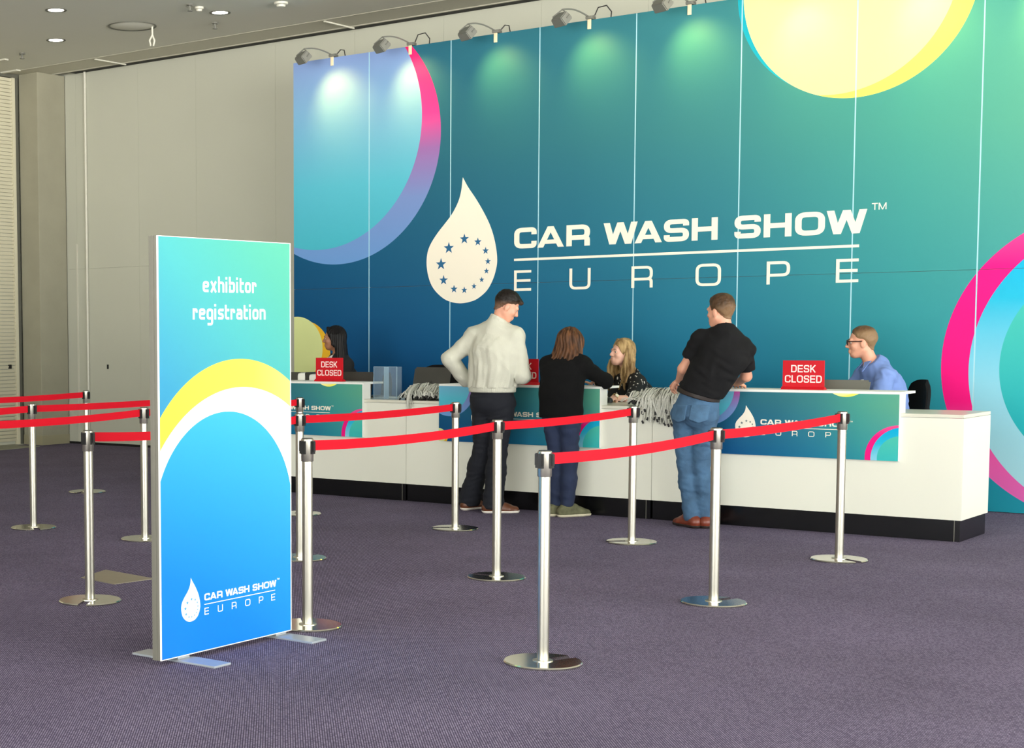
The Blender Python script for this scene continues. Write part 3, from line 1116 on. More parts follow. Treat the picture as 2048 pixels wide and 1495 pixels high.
def stanchion(x, y, slot, label, nxt=None, sag=0.012, clips=None, lean=(0, 0), face=0.0):
    """nxt: (x,y) of the post this one's belt runs to"""
    T = Thing('belt_stanchion', label, 'barrier post', (x, y, 0), 'stanchions of the queue barrier')
    # base disc with a keyhole slot
    R0, w, ri = 0.1755, 0.024, 0.034
    poly = []
    a0 = math.asin(w / R0)
    n = 64
    for i in range(n + 1):
        a = a0 + (2 * PI - 2 * a0) * i / n
        poly.append((R0 * math.cos(a), R0 * math.sin(a)))
    b0 = math.asin(w / 0.045)
    for sgn in (-1, 1):
        poly.append((0.045 * math.cos(b0), sgn * w))
    c, s = math.cos(slot), math.sin(slot)
    rot = lambda p: (x + p[0] * c - p[1] * s, y + p[0] * s + p[1] * c)
    P2 = [rot(p) for p in poly]
    mb = MB()
    n2 = len(P2)
    inn = [(x + (a - x) * 0.972, y + (b_ - y) * 0.972) for a, b_ in P2]
    mb.add([(a, b_, 0.0) for a, b_ in P2] + [(a, b_, 0.007) for a, b_ in P2] + [(a, b_, 0.012) for a, b_ in inn],
           [tuple(range(n2 - 1, -1, -1)), tuple(range(2 * n2, 3 * n2))] + [(i + o, (i + 1) % n2 + o, (i + 1) % n2 + n2 + o, i + n2 + o) for o in (0, n2) for i in range(n2)])
    T.part('base', mb, M['chrome'])
    mb = MB()
    mb.lathe([(0.045, 0.012), (0.045, 0.015), (0.0265, 0.016), (0.0265, HS - 0.115)], (x, y, 0), 36)
    T.part('pole', mb, M['steel'], smooth=True)
    mb = MB()
    mb.lathe([(0.0305, HS - 0.115), (0.0315, HS - 0.113), (0.0315, HS - 0.003), (0.029, HS)], (x, y, 0), 36)
    hd = T.part('belt_head', mb, M['steel'], smooth=True)
    mb = MB()
    mb.lathe([(0.027, HS - 0.001), (0.027, HS + 0.002), (0.01, HS + 0.003)], (x, y, 0), 24)
    T.part('cap', mb, M['clip'], hd)
    for k in range(4):
        a = face + k * PI / 2
        d = Vector((math.cos(a), math.sin(a), 0))
        e = Vector((-d.y, d.x, 0))
        bm = bmesh.new()
        bmesh.ops.create_cube(bm, size=1)
        M4 = Matrix.Translation(Vector((x, y, HS - 0.044)) + d * 0.033) @ Matrix(((d.x, e.x, 0, 0), (d.y, e.y, 0, 0), (0, 0, 1, 0), (0, 0, 0, 1)))
        mb = MB()
        mb.bm(bm, M4 @ Matrix.Diagonal((0.014, 0.026, 0.066, 1)))
        bm = bmesh.new()
        bmesh.ops.create_cube(bm, size=1)
        mb.bm(bm, Matrix.Translation((0, 0, 0.004)) @ M4 @ Matrix.Translation((0.009, 0, 0)) @ Matrix.Diagonal((0.006, 0.018, 0.050, 1)))
        T.part('belt_clip', mb, M['clip'], hd)
    if nxt:
        A = Vector((x, y, 0))
        B = Vector((nxt[0], nxt[1], 0))
        d = (B - A).normalized()
        A += d * 0.042
        B -= d * 0.042
        e = Vector((-d.y, d.x, 0)) * 0.0011
        vs, fs = [], []
        n = 24
        for i in range(n + 1):
            t = i / n
            p = A + (B - A) * t
            z = HS - 0.012 - sag * 4 * t * (1 - t)
            for dz in (0, -0.051):
                vs += [p + e + Vector((0, 0, z + dz)), p - e + Vector((0, 0, z + dz))]
        for i in range(n):
            a, b = i * 4, (i + 1) * 4
            fs += [(a, b, b + 2, a + 2), (a + 1, a + 3, b + 3, b + 1), (a, a + 1, b + 1, b), (a + 2, b + 2, b + 3, a + 3)]
        fs += [(0, 2, 3, 1), (n * 4, n * 4 + 1, n * 4 + 3, n * 4 + 2)]
        mb = MB()
        mb.add(vs, fs)
        T.part('belt', mb, M['belt'])
    return T


S1, S2, S3, S4, S5, S6, S7 = (7.195, -7.557), (5.752, -5.50), (5.666, -3.503), (7.136, -5.552), (7.094, -3.488), (4.275, -3.588), (5.826, -7.497)
S8, S9 = (4.315, -5.575), (2.749, -3.515)
L1, L2, L3, L4 = (4.415, -7.646), (2.823, -5.473), (1.678, -5.502), (0.033, -3.262)
BK, DN = 1.5, -1.57
stanchion(*S1, 1.2, 'nearest steel belt post in the foreground, starting the right-hand red belt', S4, 0.02, face=1.58)
stanchion(*S4, 1.3, 'steel belt post in front of the person in the black polo shirt', S5, 0.012, face=1.58)
stanchion(*S5, -0.5, 'steel belt post at the far right, in front of the right graphic board', face=1.58)
stanchion(*S7, 2.3, 'steel belt post directly behind the right edge of the exhibitor sign', S2, 0.02, face=1.6)
stanchion(*S2, 3.2, 'steel belt post in front of the person in the pale sweater', S3, 0.012, face=1.6)
stanchion(*S3, -2.4, 'steel belt post beside the lanyards hanging over the counter edge', face=1.6)
stanchion(*S8, 1.6, 'steel belt post half hidden behind the post at the exhibitor sign edge', S6, 0.012, face=1.6)
stanchion(*S6, -2.5, 'steel belt post just left of the person in the pale sweater', face=1.6)
stanchion(*S9, 1.6, 'farthest of the three steel belt posts at the exhibitor sign right edge', face=1.6)
stanchion(*L1, -1.05, 'steel belt post at the left with front-facing base slot, beside the floor hatch', S8, 0.03, face=1.6)
stanchion(*L2, 2.3, 'steel belt post just left of the exhibitor sign edge', S9, 0.01, face=1.6)
stanchion(*L3, -0.6, 'leftmost steel belt post, carrying two red belts', (1.66, -3.45), 0.008, face=1.58)
stanchion(*L4, -1.25, 'farthest steel belt post at the left, ending the topmost red belt', face=1.58)
stanchion(1.66, -3.45, 1.5, 'steel belt post standing wholly behind the exhibitor sign', face=1.58)
stanchion(0.07, -5.32, 1.5, 'steel belt post beyond the left picture edge sending the farthest belt', L4, 0.012, face=1.58)
stanchion(1.72, -7.55, 1.5, 'steel belt post beyond the left picture edge sending the middle belt', L3, 0.012, face=1.58)
stanchion(2.88, -7.52, 1.5, 'steel belt post beyond the left picture edge sending the nearest belt', L2, 0.02, face=1.58)

# ------------------------------------------------------------------ exhibitor registration sign
SX, SY0, SY1, SZ0, SZ1 = 5.90, -8.690, -7.728, 0.022, 1.926
T = Thing('standing_sign', 'tall free-standing blue exhibitor registration sign with yellow arc', 'sign', (SX, (SY0 + SY1) / 2, 0))
g = Nodes('sign_print', 0.5)
y_, z_ = g.coords(T.o, 1, 1.0, -(SY0 + SY1) / 2, 0.0)
tt = g.math('ADD', g.math('MULTIPLY', g.rng(z_, 0.7, 1.95), 0.62), g.math('MULTIPLY', g.rng(y_, SY0, SY1), 0.38))
c = g.ramp(tt, [(0.0, (36, 118, 172)), (0.3, (46, 136, 172)), (0.6, (64, 158, 162)), (0.85, (74, 164, 146)), (1.0, (80, 168, 142))])
c = g.mix(g.disc(y_, z_, -8.128, 0.641, 0.731), c, g.ramp(g.rng(y_, SY0, SY1), [(0.0, (214, 208, 62)), (0.7, (212, 208, 78)), (1.0, (198, 204, 112))]))
c = g.mix(g.disc(y_, z_, -8.115, 0.503, 0.736), c, lin((252, 252, 250)))
bl = g.math('ADD', g.math('MULTIPLY', g.rng(z_, 0.0, 1.15), 0.7), g.math('MULTIPLY', g.rng(y_, SY0, SY1), 0.3))
blue = g.ramp(bl, [(0.0, (0, 112, 222)), (0.25, (0, 120, 220)), (0.5, (26, 140, 208)), (0.8, (48, 160, 194)), (1.0, (58, 168, 188))])
arch = g.math('MAXIMUM', g.disc(y_, z_, -8.224, 0.622, 0.506), g.math('LESS_THAN', z_, 0.34))
arch2 = g.disc(y_, z_, -8.224, 0.62, 0.52, 1.1)
arch = g.math('MAXIMUM', arch, g.math('MULTIPLY', arch2, g.math('LESS_THAN', z_, 0.62)))
c = g.mix(arch, c, blue)
g.link(c, g.b.inputs['Base Color'])
mb = MB()
mb.box((SX - 0.006, SY0 + 0.005, SZ0 + 0.004), (SX, SY1 - 0.006, SZ1 - 0.003))
T.part('printed_face', mb, g.m)
mb = MB()
mb.box((SX - 0.006, SY0, SZ0), (SX + 0.001, SY0 + 0.005, SZ1))
mb.box((SX - 0.006, SY1 - 0.006, SZ0), (SX + 0.001, SY1, SZ1))
mb.box((SX - 0.006, SY0 + 0.005, SZ1 - 0.003), (SX + 0.001, SY1 - 0.006, SZ1))
mb.box((SX - 0.006, SY0 + 0.005, SZ0), (SX + 0.001, SY1 - 0.006, SZ0 + 0.004))
T.part('white_edging', mb, M['aluw'])
mb = MB()
mb.box((SX - 0.052, SY0, SZ0), (SX - 0.0062, SY1, SZ1))
mb.box((SX - 0.036, SY0 - 0.004, SZ0), (SX - 0.022, SY0, SZ1))
T.part('frame', mb, M['alu'])
for yc in (-8.525, -7.80):
    mb = MB()
    mb.box((SX - 0.28, yc - 0.058, 0.0), (SX + 0.225, yc + 0.058, 0.010), 0.002)
    mb.box((SX - 0.05, yc - 0.04, 0.010), (SX - 0.01, yc + 0.04, 0.024))
    T.part('foot', mb, M['foot'])
SIGNP = lambda x, z, d: (SX + d, x, z)
logo(lambda n, mb, m, par=None: T.part(n, mb, m, par), SIGNP, 0.161, -8.825, -0.111, mat('sign_star_print', (60, 150, 220), 0.6), M['aluw'], 0.0008)
lw = {'e': .62, 'x': .66, 'h': .62, 'i': .22, 'b': .62, 't': .42, 'o': .62, 'r': .46, 'g': .62, 's': .56, 'a': .62, 'n': .62}
for word, a, b, z0 in (('exhibitor', -8.384, -7.995, 1.681), ('registration', -8.455, -7.926, 1.556)):
    mb = MB()
    letters(mb, text_line(word, a, b, z0, 0.050, lw, 0.15, 0.235, 1.0), SIGNP, 0.001)
    T.part('sign_word', mb, M['aluw'])

# floor hatch
mb = MB()
mb.add([(3.765, -7.07, 0.0), (4.105, -7.13, 0.0), (4.15, -6.82, 0.0), (3.66, -6.745, 0.0), (3.765, -7.07, 0.004), (4.105, -7.13, 0.004), (4.15, -6.82, 0.004), (3.66, -6.745, 0.004)],
       [(3, 2, 1, 0), (4, 5, 6, 7), (0, 1, 5, 4), (1, 2, 6, 5), (2, 3, 7, 6), (3, 0, 4, 7)])
tag(mb.build('floor_hatch', M['hatch'], None, (3.9, -6.95, 0)), 'flat beige metal floor hatch in the carpet left of the exhibitor sign', 'floor hatch')

# ------------------------------------------------------------------ ceiling fittings
DLL = ['round recessed downlight nearest the top left corner', 'bright round recessed downlight below the other one on the left ceiling', 'round recessed downlight near the middle of the visible ceiling']
for (x, y), lb in zip(((-1.861, -1.741), (-3.128, -0.515), (-0.667, -0.432)), DLL):
    T = Thing('downlight', lb, 'ceiling light', (x, y, ZC), 'recessed ceiling downlights')
    mb = MB()
    n = 32
    vs, fs = [], []
    for r, z in ((0.115, -0.001), (0.115, -0.006), (0.095, -0.006), (0.085, -0.001)):
        for i in range(n):
            a = 2 * PI * i / n
            vs.append((x + r * math.cos(a), y + r * math.sin(a), ZC + z))
    for j in range(3):
        for i in range(n):
            k = (i + 1) % n
            fs.append((j * n + i, j * n + k, (j + 1) * n + k, (j + 1) * n + i))
    mb.add(vs, fs)
    T.part('trim_ring', mb, M['dframe'], smooth=True)
    mb = MB()
    mb.lathe([(0.002, -0.0015), (0.086, -0.0015), (0.086, -0.003), (0.002, -0.004)], (x, y, ZC), 32)
    T.part('diffuser', mb, M['led'])
SPL = ['small sprinkler head on the ceiling above the concrete column', 'small sprinkler head below the middle downlight', 'small sprinkler head at the top picture edge right of the ceiling hole']
for (x, y), lb in zip(((-4.064, -0.191), (-1.07, -0.041), (-0.62, -0.98)), SPL):
    T = Thing('sprinkler_head', lb, 'sprinkler', (x, y, ZC), 'ceiling sprinkler heads')
    mb = MB()
    mb.lathe([(0.035, 0), (0.035, -0.01), (0.012, -0.012), (0.012, -0.06), (0.03, -0.065), (0.03, -0.07), (0.004, -0.072)], (x, y, ZC), 14)
    T.part('body', mb, M['lampgrey'], smooth=True)
    mb = MB()
    mb.box((x - 0.045, y - 0.008, ZC - 0.024), (x + 0.045, y + 0.008, ZC - 0.014))
    T.part('frame_arm', mb, M['lampgrey'])
for (x, y), r, lb in zip(((-0.641, -0.81), (0.141, -0.395)), (0.05, 0.075), ('tiny white ceiling sensor above the middle downlight', 'white round smoke detector at the top of the picture, near the ceiling track')):
    T = Thing('smoke_detector', lb, 'smoke detector', (x, y, ZC), 'ceiling sensors')
    mb = MB()
    mb.lathe([(r, 0), (r, -0.02), (r * .8, -0.026)], (x, y, ZC), 24)
    T.part('housing', mb, M['trimw'], smooth=True)
    mb = MB()
    mb.lathe([(r * .66, -0.0262), (r * .6, -0.045), (r * .3, -0.05)], (x, y, ZC), 24)
    T.part('sensor_head', mb, M['trimw'], smooth=True)
T = Thing('ceiling_speaker_recess', 'round shallow ceiling recess with dark edge and a white strap hanging from it', 'ceiling fitting', (-1.88, -0.53, ZC))
mb = MB()
n = 48
vs, fs = [], []
for r, z in ((0.275, -0.001), (0.275, -0.008), (0.262, -0.008), (0.25, -0.002)):
    for i in range(n):
        a = 2 * PI * i / n
        vs.append((-1.88 + r * math.cos(a), -0.53 + r * math.sin(a), ZC + z))
for j in range(3):
    for i in range(n):
        k = (i + 1) % n
        fs.append((j * n + i, j * n + k, (j + 1) * n + k, (j + 1) * n + i))
mb.add(vs, fs)
T.part('rim', mb, M['dframe'], smooth=True)
mb = MB()
mb.lathe([(0.252, -0.001), (0.2, -0.012), (0.1, -0.02), (0.01, -0.022)], (-1.88, -0.53, ZC), 48)
T.part('dish', mb, M['ceil'], smooth=True)
mb = MB()
mb.tube([(-1.72, -0.37, ZC), (-1.72, -0.37, ZC - 0.1), (-1.745, -0.39, ZC - 0.16), (-1.735, -0.38, ZC - 0.22), (-1.715, -0.36, ZC - 0.22), (-1.705, -0.35, ZC - 0.16), (-1.72, -0.37, ZC - 0.1)], 0.011, 8)
T.part('hanging_strap', mb, M['trimw'], smooth=True)
for (a, b, y, lb) in ((-5.0, -4.5, -0.05, 'white linear slot light at the left picture edge above the shutter'), (-5.33, -5.0, 0.62, 'white linear slot light in the corner over the shutter frame')):
    mb = MB()
    mb.box((a, y - 0.035, ZC - 0.02), (b, y + 0.035, ZC), 0.004)  # linear slot lights, built as plain white bars without glow
    tag(mb.build('linear_slot_light', M['trimw'], None, ((a + b) / 2, y, ZC)), lb, 'ceiling vent', 'linear ceiling lights')

# ------------------------------------------------------------------ people: signed-distance bodies turned into meshes
V = lambda *a: np.array(a, float)


def nrm(v):
    v = np.asarray(v, float)
    return v / (np.linalg.norm(v) + 1e-12)


class Field:
    def __init__(s, lo, hi, h):
        s.lo = np.asarray(lo, float)
        s.h = h
        s.n = np.ceil((np.asarray(hi, float) - s.lo) / h).astype(int) + 1
        s.D = np.full(s.n, 1.0, np.float32)

    def pts(s, sl):
        ax = [s.lo[i] + s.h * np.arange(sl[i].start, sl[i].stop) for i in range(3)]
        X, Y, Z = np.meshgrid(*ax, indexing='ij')
        return np.stack([X, Y, Z], -1)

    def block(s, lo, hi, pad):
        a = np.clip(np.floor((np.asarray(lo) - pad - s.lo) / s.h).astype(int), 0, s.n)
        b = np.clip(np.ceil((np.asarray(hi) + pad - s.lo) / s.h).astype(int) + 1, 0, s.n)
        return tuple(slice(int(a[i]), int(b[i])) for i in range(3))

    def put(s, fn, lo, hi, k=0.02, sub=False):
        sl = s.block(lo, hi, k + 0.03)
        if any(q.stop <= q.start for q in sl):
            return
        d = fn(s.pts(sl))
        A = s.D[sl]
        if sub:
            d = -d
            hh = np.clip(0.5 - 0.5 * (A - d) / k, 0, 1)
            s.D[sl] = A * (1 - hh) + d * hh + k * hh * (1 - hh)
        else:
            hh = np.clip(0.5 + 0.5 * (A - d) / k, 0, 1)
            s.D[sl] = A * (1 - hh) + d * hh - k * hh * (1 - hh)

    def cap(s, a, b, ra, rb=None, k=0.02, sub=False):
        a = np.asarray(a, float)
        b = np.asarray(b, float)
        rb = ra if rb is None else rb
        ab = b - a
        L2 = ab @ ab + 1e-12

        def fn(P):
            t = np.clip(((P - a) @ ab) / L2, 0, 1)
            return np.linalg.norm(P - a - t[..., None] * ab, axis=-1) - (ra + (rb - ra) * t)
        m = max(ra, rb)
        s.put(fn, np.minimum(a, b) - m, np.maximum(a, b) + m, k, sub)

    def chain(s, pts, rs, k=0.02):
        for i in range(len(pts) - 1):
            s.cap(pts[i], pts[i + 1], rs[i], rs[i + 1], k)

    def ecap(s, a, b, wa, wb, side, k=0.03, sub=False):
        """capsule with elliptic section: wa, wb = (half width along side, half depth)"""
        a = np.asarray(a, float)
        b = np.asarray(b, float)
        ab = b - a
        L2 = ab @ ab + 1e-12
        u = nrm(ab)
        sd = nrm(np.asarray(side, float) - u * (np.asarray(side, float) @ u))
        f = np.cross(u, sd)

        def fn(P):
            Q = P - a
            t = np.clip((Q @ ab) / L2, 0, 1)
            o = Q - t[..., None] * ab
            w = wa[0] + (wb[0] - wa[0]) * t
            d = wa[1] + (wb[1] - wa[1]) * t
            ml = np.minimum(w, d)
            x, y, z = (o @ sd) / w, (o @ f) / d, (o @ u) / ml
            q = np.sqrt(x * x + y * y + z * z) + 1e-6
            g = np.sqrt((x / w) ** 2 + (y / d) ** 2 + (z / ml) ** 2) + 1e-6
            return q * (q - 1) / g
        m = max(*wa, *wb)
        s.put(fn, np.minimum(a, b) - m, np.maximum(a, b) + m, k, sub)

    def ell(s, c, R, r, k=0.02, sub=False):
        c = np.asarray(c, float)
        r = np.asarray(r, float)

        def fn(P):
            q = (P - c) @ R
            k0 = np.linalg.norm(q / r, axis=-1) + 1e-6
            k1 = np.linalg.norm(q / r ** 2, axis=-1) + 1e-6
            return k0 * (k0 - 1) / k1
        s.put(fn, c - r.max(), c + r.max(), k, sub)

    def cut(s, p, n, k=0.0):
        """remove the side the normal points to"""
        sl = tuple(slice(0, int(q)) for q in s.n)
        d = ((s.pts(sl) - np.asarray(p)) @ nrm(n)).astype(np.float32)
        s.D = np.maximum(s.D, d)

    def warp(s, fn, lim=0.06):
        sl = tuple(slice(0, int(q)) for q in s.n)
        m = np.abs(s.D) < lim
        idx = np.nonzero(m)
        P = s.lo + s.h * np.stack(idx, -1)
        s.D[idx] += fn(P).astype(np.float32)

    def mesh(s):
        D = s.D
        nx, ny, nz = D.shape
        neg = D < 0
        c = np.zeros((nx - 1, ny - 1, nz - 1), np.int8)
        for i in (0, 1):
            for j in (0, 1):
                for k in (0, 1):
                    c += neg[i:nx - 1 + i, j:ny - 1 + j, k:nz - 1 + k]
        act = np.nonzero((c > 0) & (c < 8))
        I = np.stack(act, -1)
        ids = np.full(c.shape, -1, np.int32)
        ids[act] = np.arange(len(I))
        acc = np.zeros((len(I), 3))
        cnt = np.zeros(len(I))
        cor = [(i, j, k) for i in (0, 1) for j in (0, 1) for k in (0, 1)]
        for a in cor:
            for ax in range(3):
                if a[ax]:
                    continue
                b = list(a)
                b[ax] = 1
                da = D[I[:, 0] + a[0], I[:, 1] + a[1], I[:, 2] + a[2]]
                db = D[I[:, 0] + b[0], I[:, 1] + b[1], I[:, 2] + b[2]]
                m = (da < 0) != (db < 0)
                t = np.where(m, da / np.where(m, da - db, 1), 0)
                p = np.array(a, float)[None] + np.zeros((len(I), 3))
                p[:, ax] = t
                acc[m] += p[m]
                cnt[m] += 1
        vs = s.lo + s.h * (I + acc / np.maximum(cnt, 1)[:, None])
        quads = []
        for ax in range(3):
            o1, o2 = [(1, 2), (2, 0), (0, 1)][ax]
            sa = [slice(1, None)] * 3
            n = [nx, ny, nz]
            A = [slice(0, n[0]), slice(0, n[1]), slice(0, n[2])]
            A[ax] = slice(0, n[ax] - 1)
            B = list(A)
            B[ax] = slice(1, n[ax])
            ch = neg[tuple(A)] != neg[tuple(B)]
            e = np.stack(np.nonzero(ch), -1)
            ok = (e[:, o1] > 0) & (e[:, o2] > 0) & (e[:, o1] < n[o1] - 1) & (e[:, o2] < n[o2] - 1)
            e = e[ok]

            def cell(d1, d2):
                q = e.copy()
                q[:, o1] -= d1
                q[:, o2] -= d2
                return ids[q[:, 0], q[:, 1], q[:, 2]]
            Q = np.stack([cell(1, 1), cell(0, 1), cell(0, 0), cell(1, 0)], -1)
            fl = neg[e[:, 0], e[:, 1], e[:, 2]]
            Q[~fl] = Q[~fl][:, ::-1]
            quads.append(Q[(Q >= 0).all(1)])
        return vs, np.concatenate(quads)

    def build(s, name, m, parent=None, loc=(0, 0, 0), smooth_it=1):
        vs, q = s.mesh()
        me = bpy.data.meshes.new(name)
        me.vertices.add(len(vs))
        me.vertices.foreach_set('co', (vs - np.asarray(loc)).astype(np.float32).ravel())
        me.loops.add(len(q) * 4)
        me.loops.foreach_set('vertex_index', q.astype(np.int32).ravel())
        me.polygons.add(len(q))
        me.polygons.foreach_set('loop_start', np.arange(0, len(q) * 4, 4, dtype=np.int32))
        me.polygons.foreach_set('loop_total', np.full(len(q), 4, np.int32))
        me.update(calc_edges=True)
        me.validate()
        me.polygons.foreach_set('use_smooth', np.ones(len(me.polygons), bool))
        me.materials.append(m)
        o = bpy.data.objects.new(name, me)
        COL.objects.link(o)
        if parent is not None:
            o.parent = parent
        else:
            o.location = loc
        return o


def fbm(P, f, seed=0, st=(1, 1, 1)):
    """cheap smooth noise: a sum of warped sines, -1..1"""
    r = np.random.RandomState(seed)
    Q = P * np.asarray(st) * f
    out = np.zeros(len(P))
    W = np.sin(Q @ r.normal(size=(3, 3)) * 0.7 + r.uniform(0, 6, 3)) * 0.9
    Q = Q + W
    for i in range(6):
        d = r.normal(size=3)
        out += np.sin(Q @ d + r.uniform(0, 6.28))
    return out / 3.5


def frame(fwd, up=(0, 0, 1)):
    """columns: right, forward, up"""
    f = nrm(fwd)
    r = nrm(np.cross(f, up))
    u = np.cross(r, f)
    return np.stack([r, f, u], 1)


def add_head(F, c, R, s=1.0, fem=False):
    T = lambda p: c + R @ (np.asarray(p, float) * s)
    E = lambda p, r, k=0.02, sub=False: F.ell(T(p), R, np.asarray(r) * s, k, sub)
    Cp = lambda a, b, ra, rb, k=0.012, sub=False: F.cap(T(a), T(b), ra * s, rb * s, k, sub)
    E((0, -.014, .034), (.073, .094, .082))
    E((0, .03, -.028), (.058, .060, .080), .03)
    E((0, .056, -.092), (.028 if not fem else .022, .026, .022), .035)
    for q in (-1, 1):
        Cp((q * .050, .0, -.05), (q * .028, .05, -.086), .022, .018, .03)
        E((q * .040, .058, -.026), (.020, .022, .020), .02)
        E((q * .076, -.006, -.012), (.010, .021, .031), .008)
        E((q * .032, .098, .004), (.019, .016, .012), .016, True)
    Cp((-.036, .078, .020), (.036, .078, .020), .013, .013, .014)
    Cp((0, .086, .012), (0, .106, -.026), .008, .0125, .012)
    for q in (-1, 1):
        E((q * .011, .094, -.032), (.010, .011, .009), .008)
    Cp((-.016, .088, -.060), (.016, .088, -.060), .0075, .0075, .010)
    Cp((-.013, .087, -.071), (.013, .087, -.071), .008, .008, .010)
    Cp((-.020, .095, -.0655), (.020, .095, -.0655), .002, .002, .006, True)


def face_parts(c, R, s, par, loc, skin_lip, brow_m, fem=False):
    T = lambda p: c + R @ (np.asarray(p, float) * s)
    for q in (-1, 1):
        mb = MB()
        bm = bmesh.new()
        bmesh.ops.create_uvsphere(bm, u_segments=16, v_segments=10, radius=0.0118 * s)
        M4 = Matrix.Translation(T((q * .0315, .0725, .003)))
        mb.bm(bm, M4)
        e = mb.build('eye', M['eyew'], par, loc, True)
        mb = MB()
        bm = bmesh.new()
        bmesh.ops.create_uvsphere(bm, u_segments=12, v_segments=8, radius=0.0082 * s)
        mb.bm(bm, Matrix.Translation(T((q * .0315, .0775, .002))))
        mb.build('iris', M['iris'], e, loc, True)
        mb = MB()
        mb.tube([T((q * .017, .093, .0225)), T((q * .030, .0925, .0275)), T((q * .046, .083, .0245))], 0.0035 * s, 6, 0.0022 * s)
        mb.build('eyebrow', brow_m, par, loc, True)
    mb = MB()
    mb.tube([T((-.020, .0850, -.0648)), T((-.010, .0915, -.0612)), T((0, .0932, -.0622)), (T((.010, .0915, -.0612))), T((.020, .0850, -.0648))], 0.0034 * s, 6)
    mb.tube([T((-.018, .0850, -.0665)), T((-.008, .0910, -.0712)), T((.008, .0910, -.0712)), T((.018, .0850, -.0665))], 0.0037 * s, 6)
    mb.build('lips', skin_lip, par, loc, True)


def add_hand(F, w, f, n, curl=0.5, left=True, s=1.0, spread=0.10):
    """w wrist, f direction of the fingers, n palm normal (towards the gripped side)"""
    f = nrm(f)
    n = nrm(np.asarray(n, float) - f * (np.asarray(n, float) @ f))
    t = np.cross(f, n) * (1 if left else -1)         # towards the thumb
    w = np.asarray(w, float)
    F.ecap(w + f * .018 * s, w + f * .072 * s, (.030 * s, .016 * s), (.038 * s, .014 * s), t, .012)
    for i, (o, L) in enumerate(((.031, .070), (.0105, .080), (-.0105, .074), (-.031, .058))):
        p = w + f * (.086 - .004 * abs(i - 1)) * s + t * o * s
        d = nrm(f + t * (spread * (1.2 - i) * .5))
        for j, (fr, r0, r1) in enumerate(((.45, .0092, .0085), (.31, .0085, .0078), (.24, .0078, .0066))):
            a = curl * (0.75 if j == 0 else 1.0)
            d = nrm(d * math.cos(a) + n * math.sin(a))
            n2 = nrm(n - d * (n @ d))
            q = p + d * L * fr * s
            F.cap(p, q, r0 * s, r1 * s, .004)
            p = q
    b = w + f * .026 * s + t * .026 * s
    d = nrm(f * .62 + t * .62 + n * .35)
    q = b + d * .040 * s
    F.cap(b, q, .0145 * s, .0105 * s, .010)
    d = nrm(f * .9 + t * .15 + n * (.25 + .5 * curl))
    F.cap(q, q + d * .030 * s, .0105 * s, .0085 * s, .006)


def add_foot(F, an, toe, g=0.0, k=0.02):
    an = np.asarray(an, float)
    d = nrm([toe[0], toe[1], 0])
    fl = V(an[0], an[1], 0)
    heel = fl - d * .045 + V(0, 0, .038)
    ball = fl + d * .125 + V(0, 0, .030)
    tip = fl + d * .185 + V(0, 0, .024)
    side = V(-d[1], d[0], 0)
    F.cap(an, heel + V(0, 0, .01), .034 + g, .032 + g, k)
    F.ecap(heel, ball, (.031 + g, .033 + g), (.043 + g, .026 + g), side, k)
    F.ecap(ball, tip, (.043 + g, .026 + g), (.034 + g, .020 + g), side, k)
    F.cap(an + d * .02, ball, .036 + g, .026 + g, k)


def limbs(F, J, parts, g=0.0, k=0.03, scale=1.0, arm_end=1.0, leg_end=1.0, arm_g=None):
    """torso / arms / legs of the pose J, thickened by g"""
    if 'torso' in parts:
        sd = J['side']
        ps = J.get('pside', sd)
        w = J['w']
        F.ecap(J['pelvis'], J['waist'], (w[0] + g, w[1] + g), (w[2] + g, w[3] + g), ps, k)
        F.ecap(J['waist'], J['chest'], (w[2] + g, w[3] + g), (w[4] + g, w[5] + g), sd, k)
        F.ecap(J['chest'], J['neck'] - (J['neck'] - J['chest']) * .28, (w[4] + g, w[5] + g), (w[4] * .62 + g, w[5] * .62 + g), sd, k)
        tr = J['neck'] - (J['neck'] - J['chest']) * .22
        for q in 'LR':
            F.cap(tr, J['sh' + q], .074 * scale + g, .052 * scale + g, k)
            F.cap(J['neck'] - V(0, 0, .02), J['sh' + q], .052 * scale + g, .046 * scale + g, k)
    if 'arms' in parts:
        ag = g if arm_g is None else arm_g
        for q in 'LR':
            a, e, w_ = J['sh' + q], J['el' + q], J['wr' + q]
            F.cap(a, e, .054 * scale + ag, .043 * scale + ag, k)
            e2 = e + (w_ - e) * arm_end
            F.cap(e, e2, .043 * scale + ag, (.043 + (.028 - .043) * arm_end) * scale + ag, k * .7)
    if 'legs' in parts:
        for q in 'LR':
            h, kn, an = J['hip' + q], J['kn' + q], J['an' + q]
            F.cap(h, kn, J.get('thigh', .083) + g, .056 + g, k)
            F.cap(kn, kn + (an - kn) * .35, .056 + g, J.get('calf', .055) + g, k)
            F.cap(kn + (an - kn) * .35, kn + (an - kn) * leg_end, J.get('calf', .055) + g, .037 + g, k)


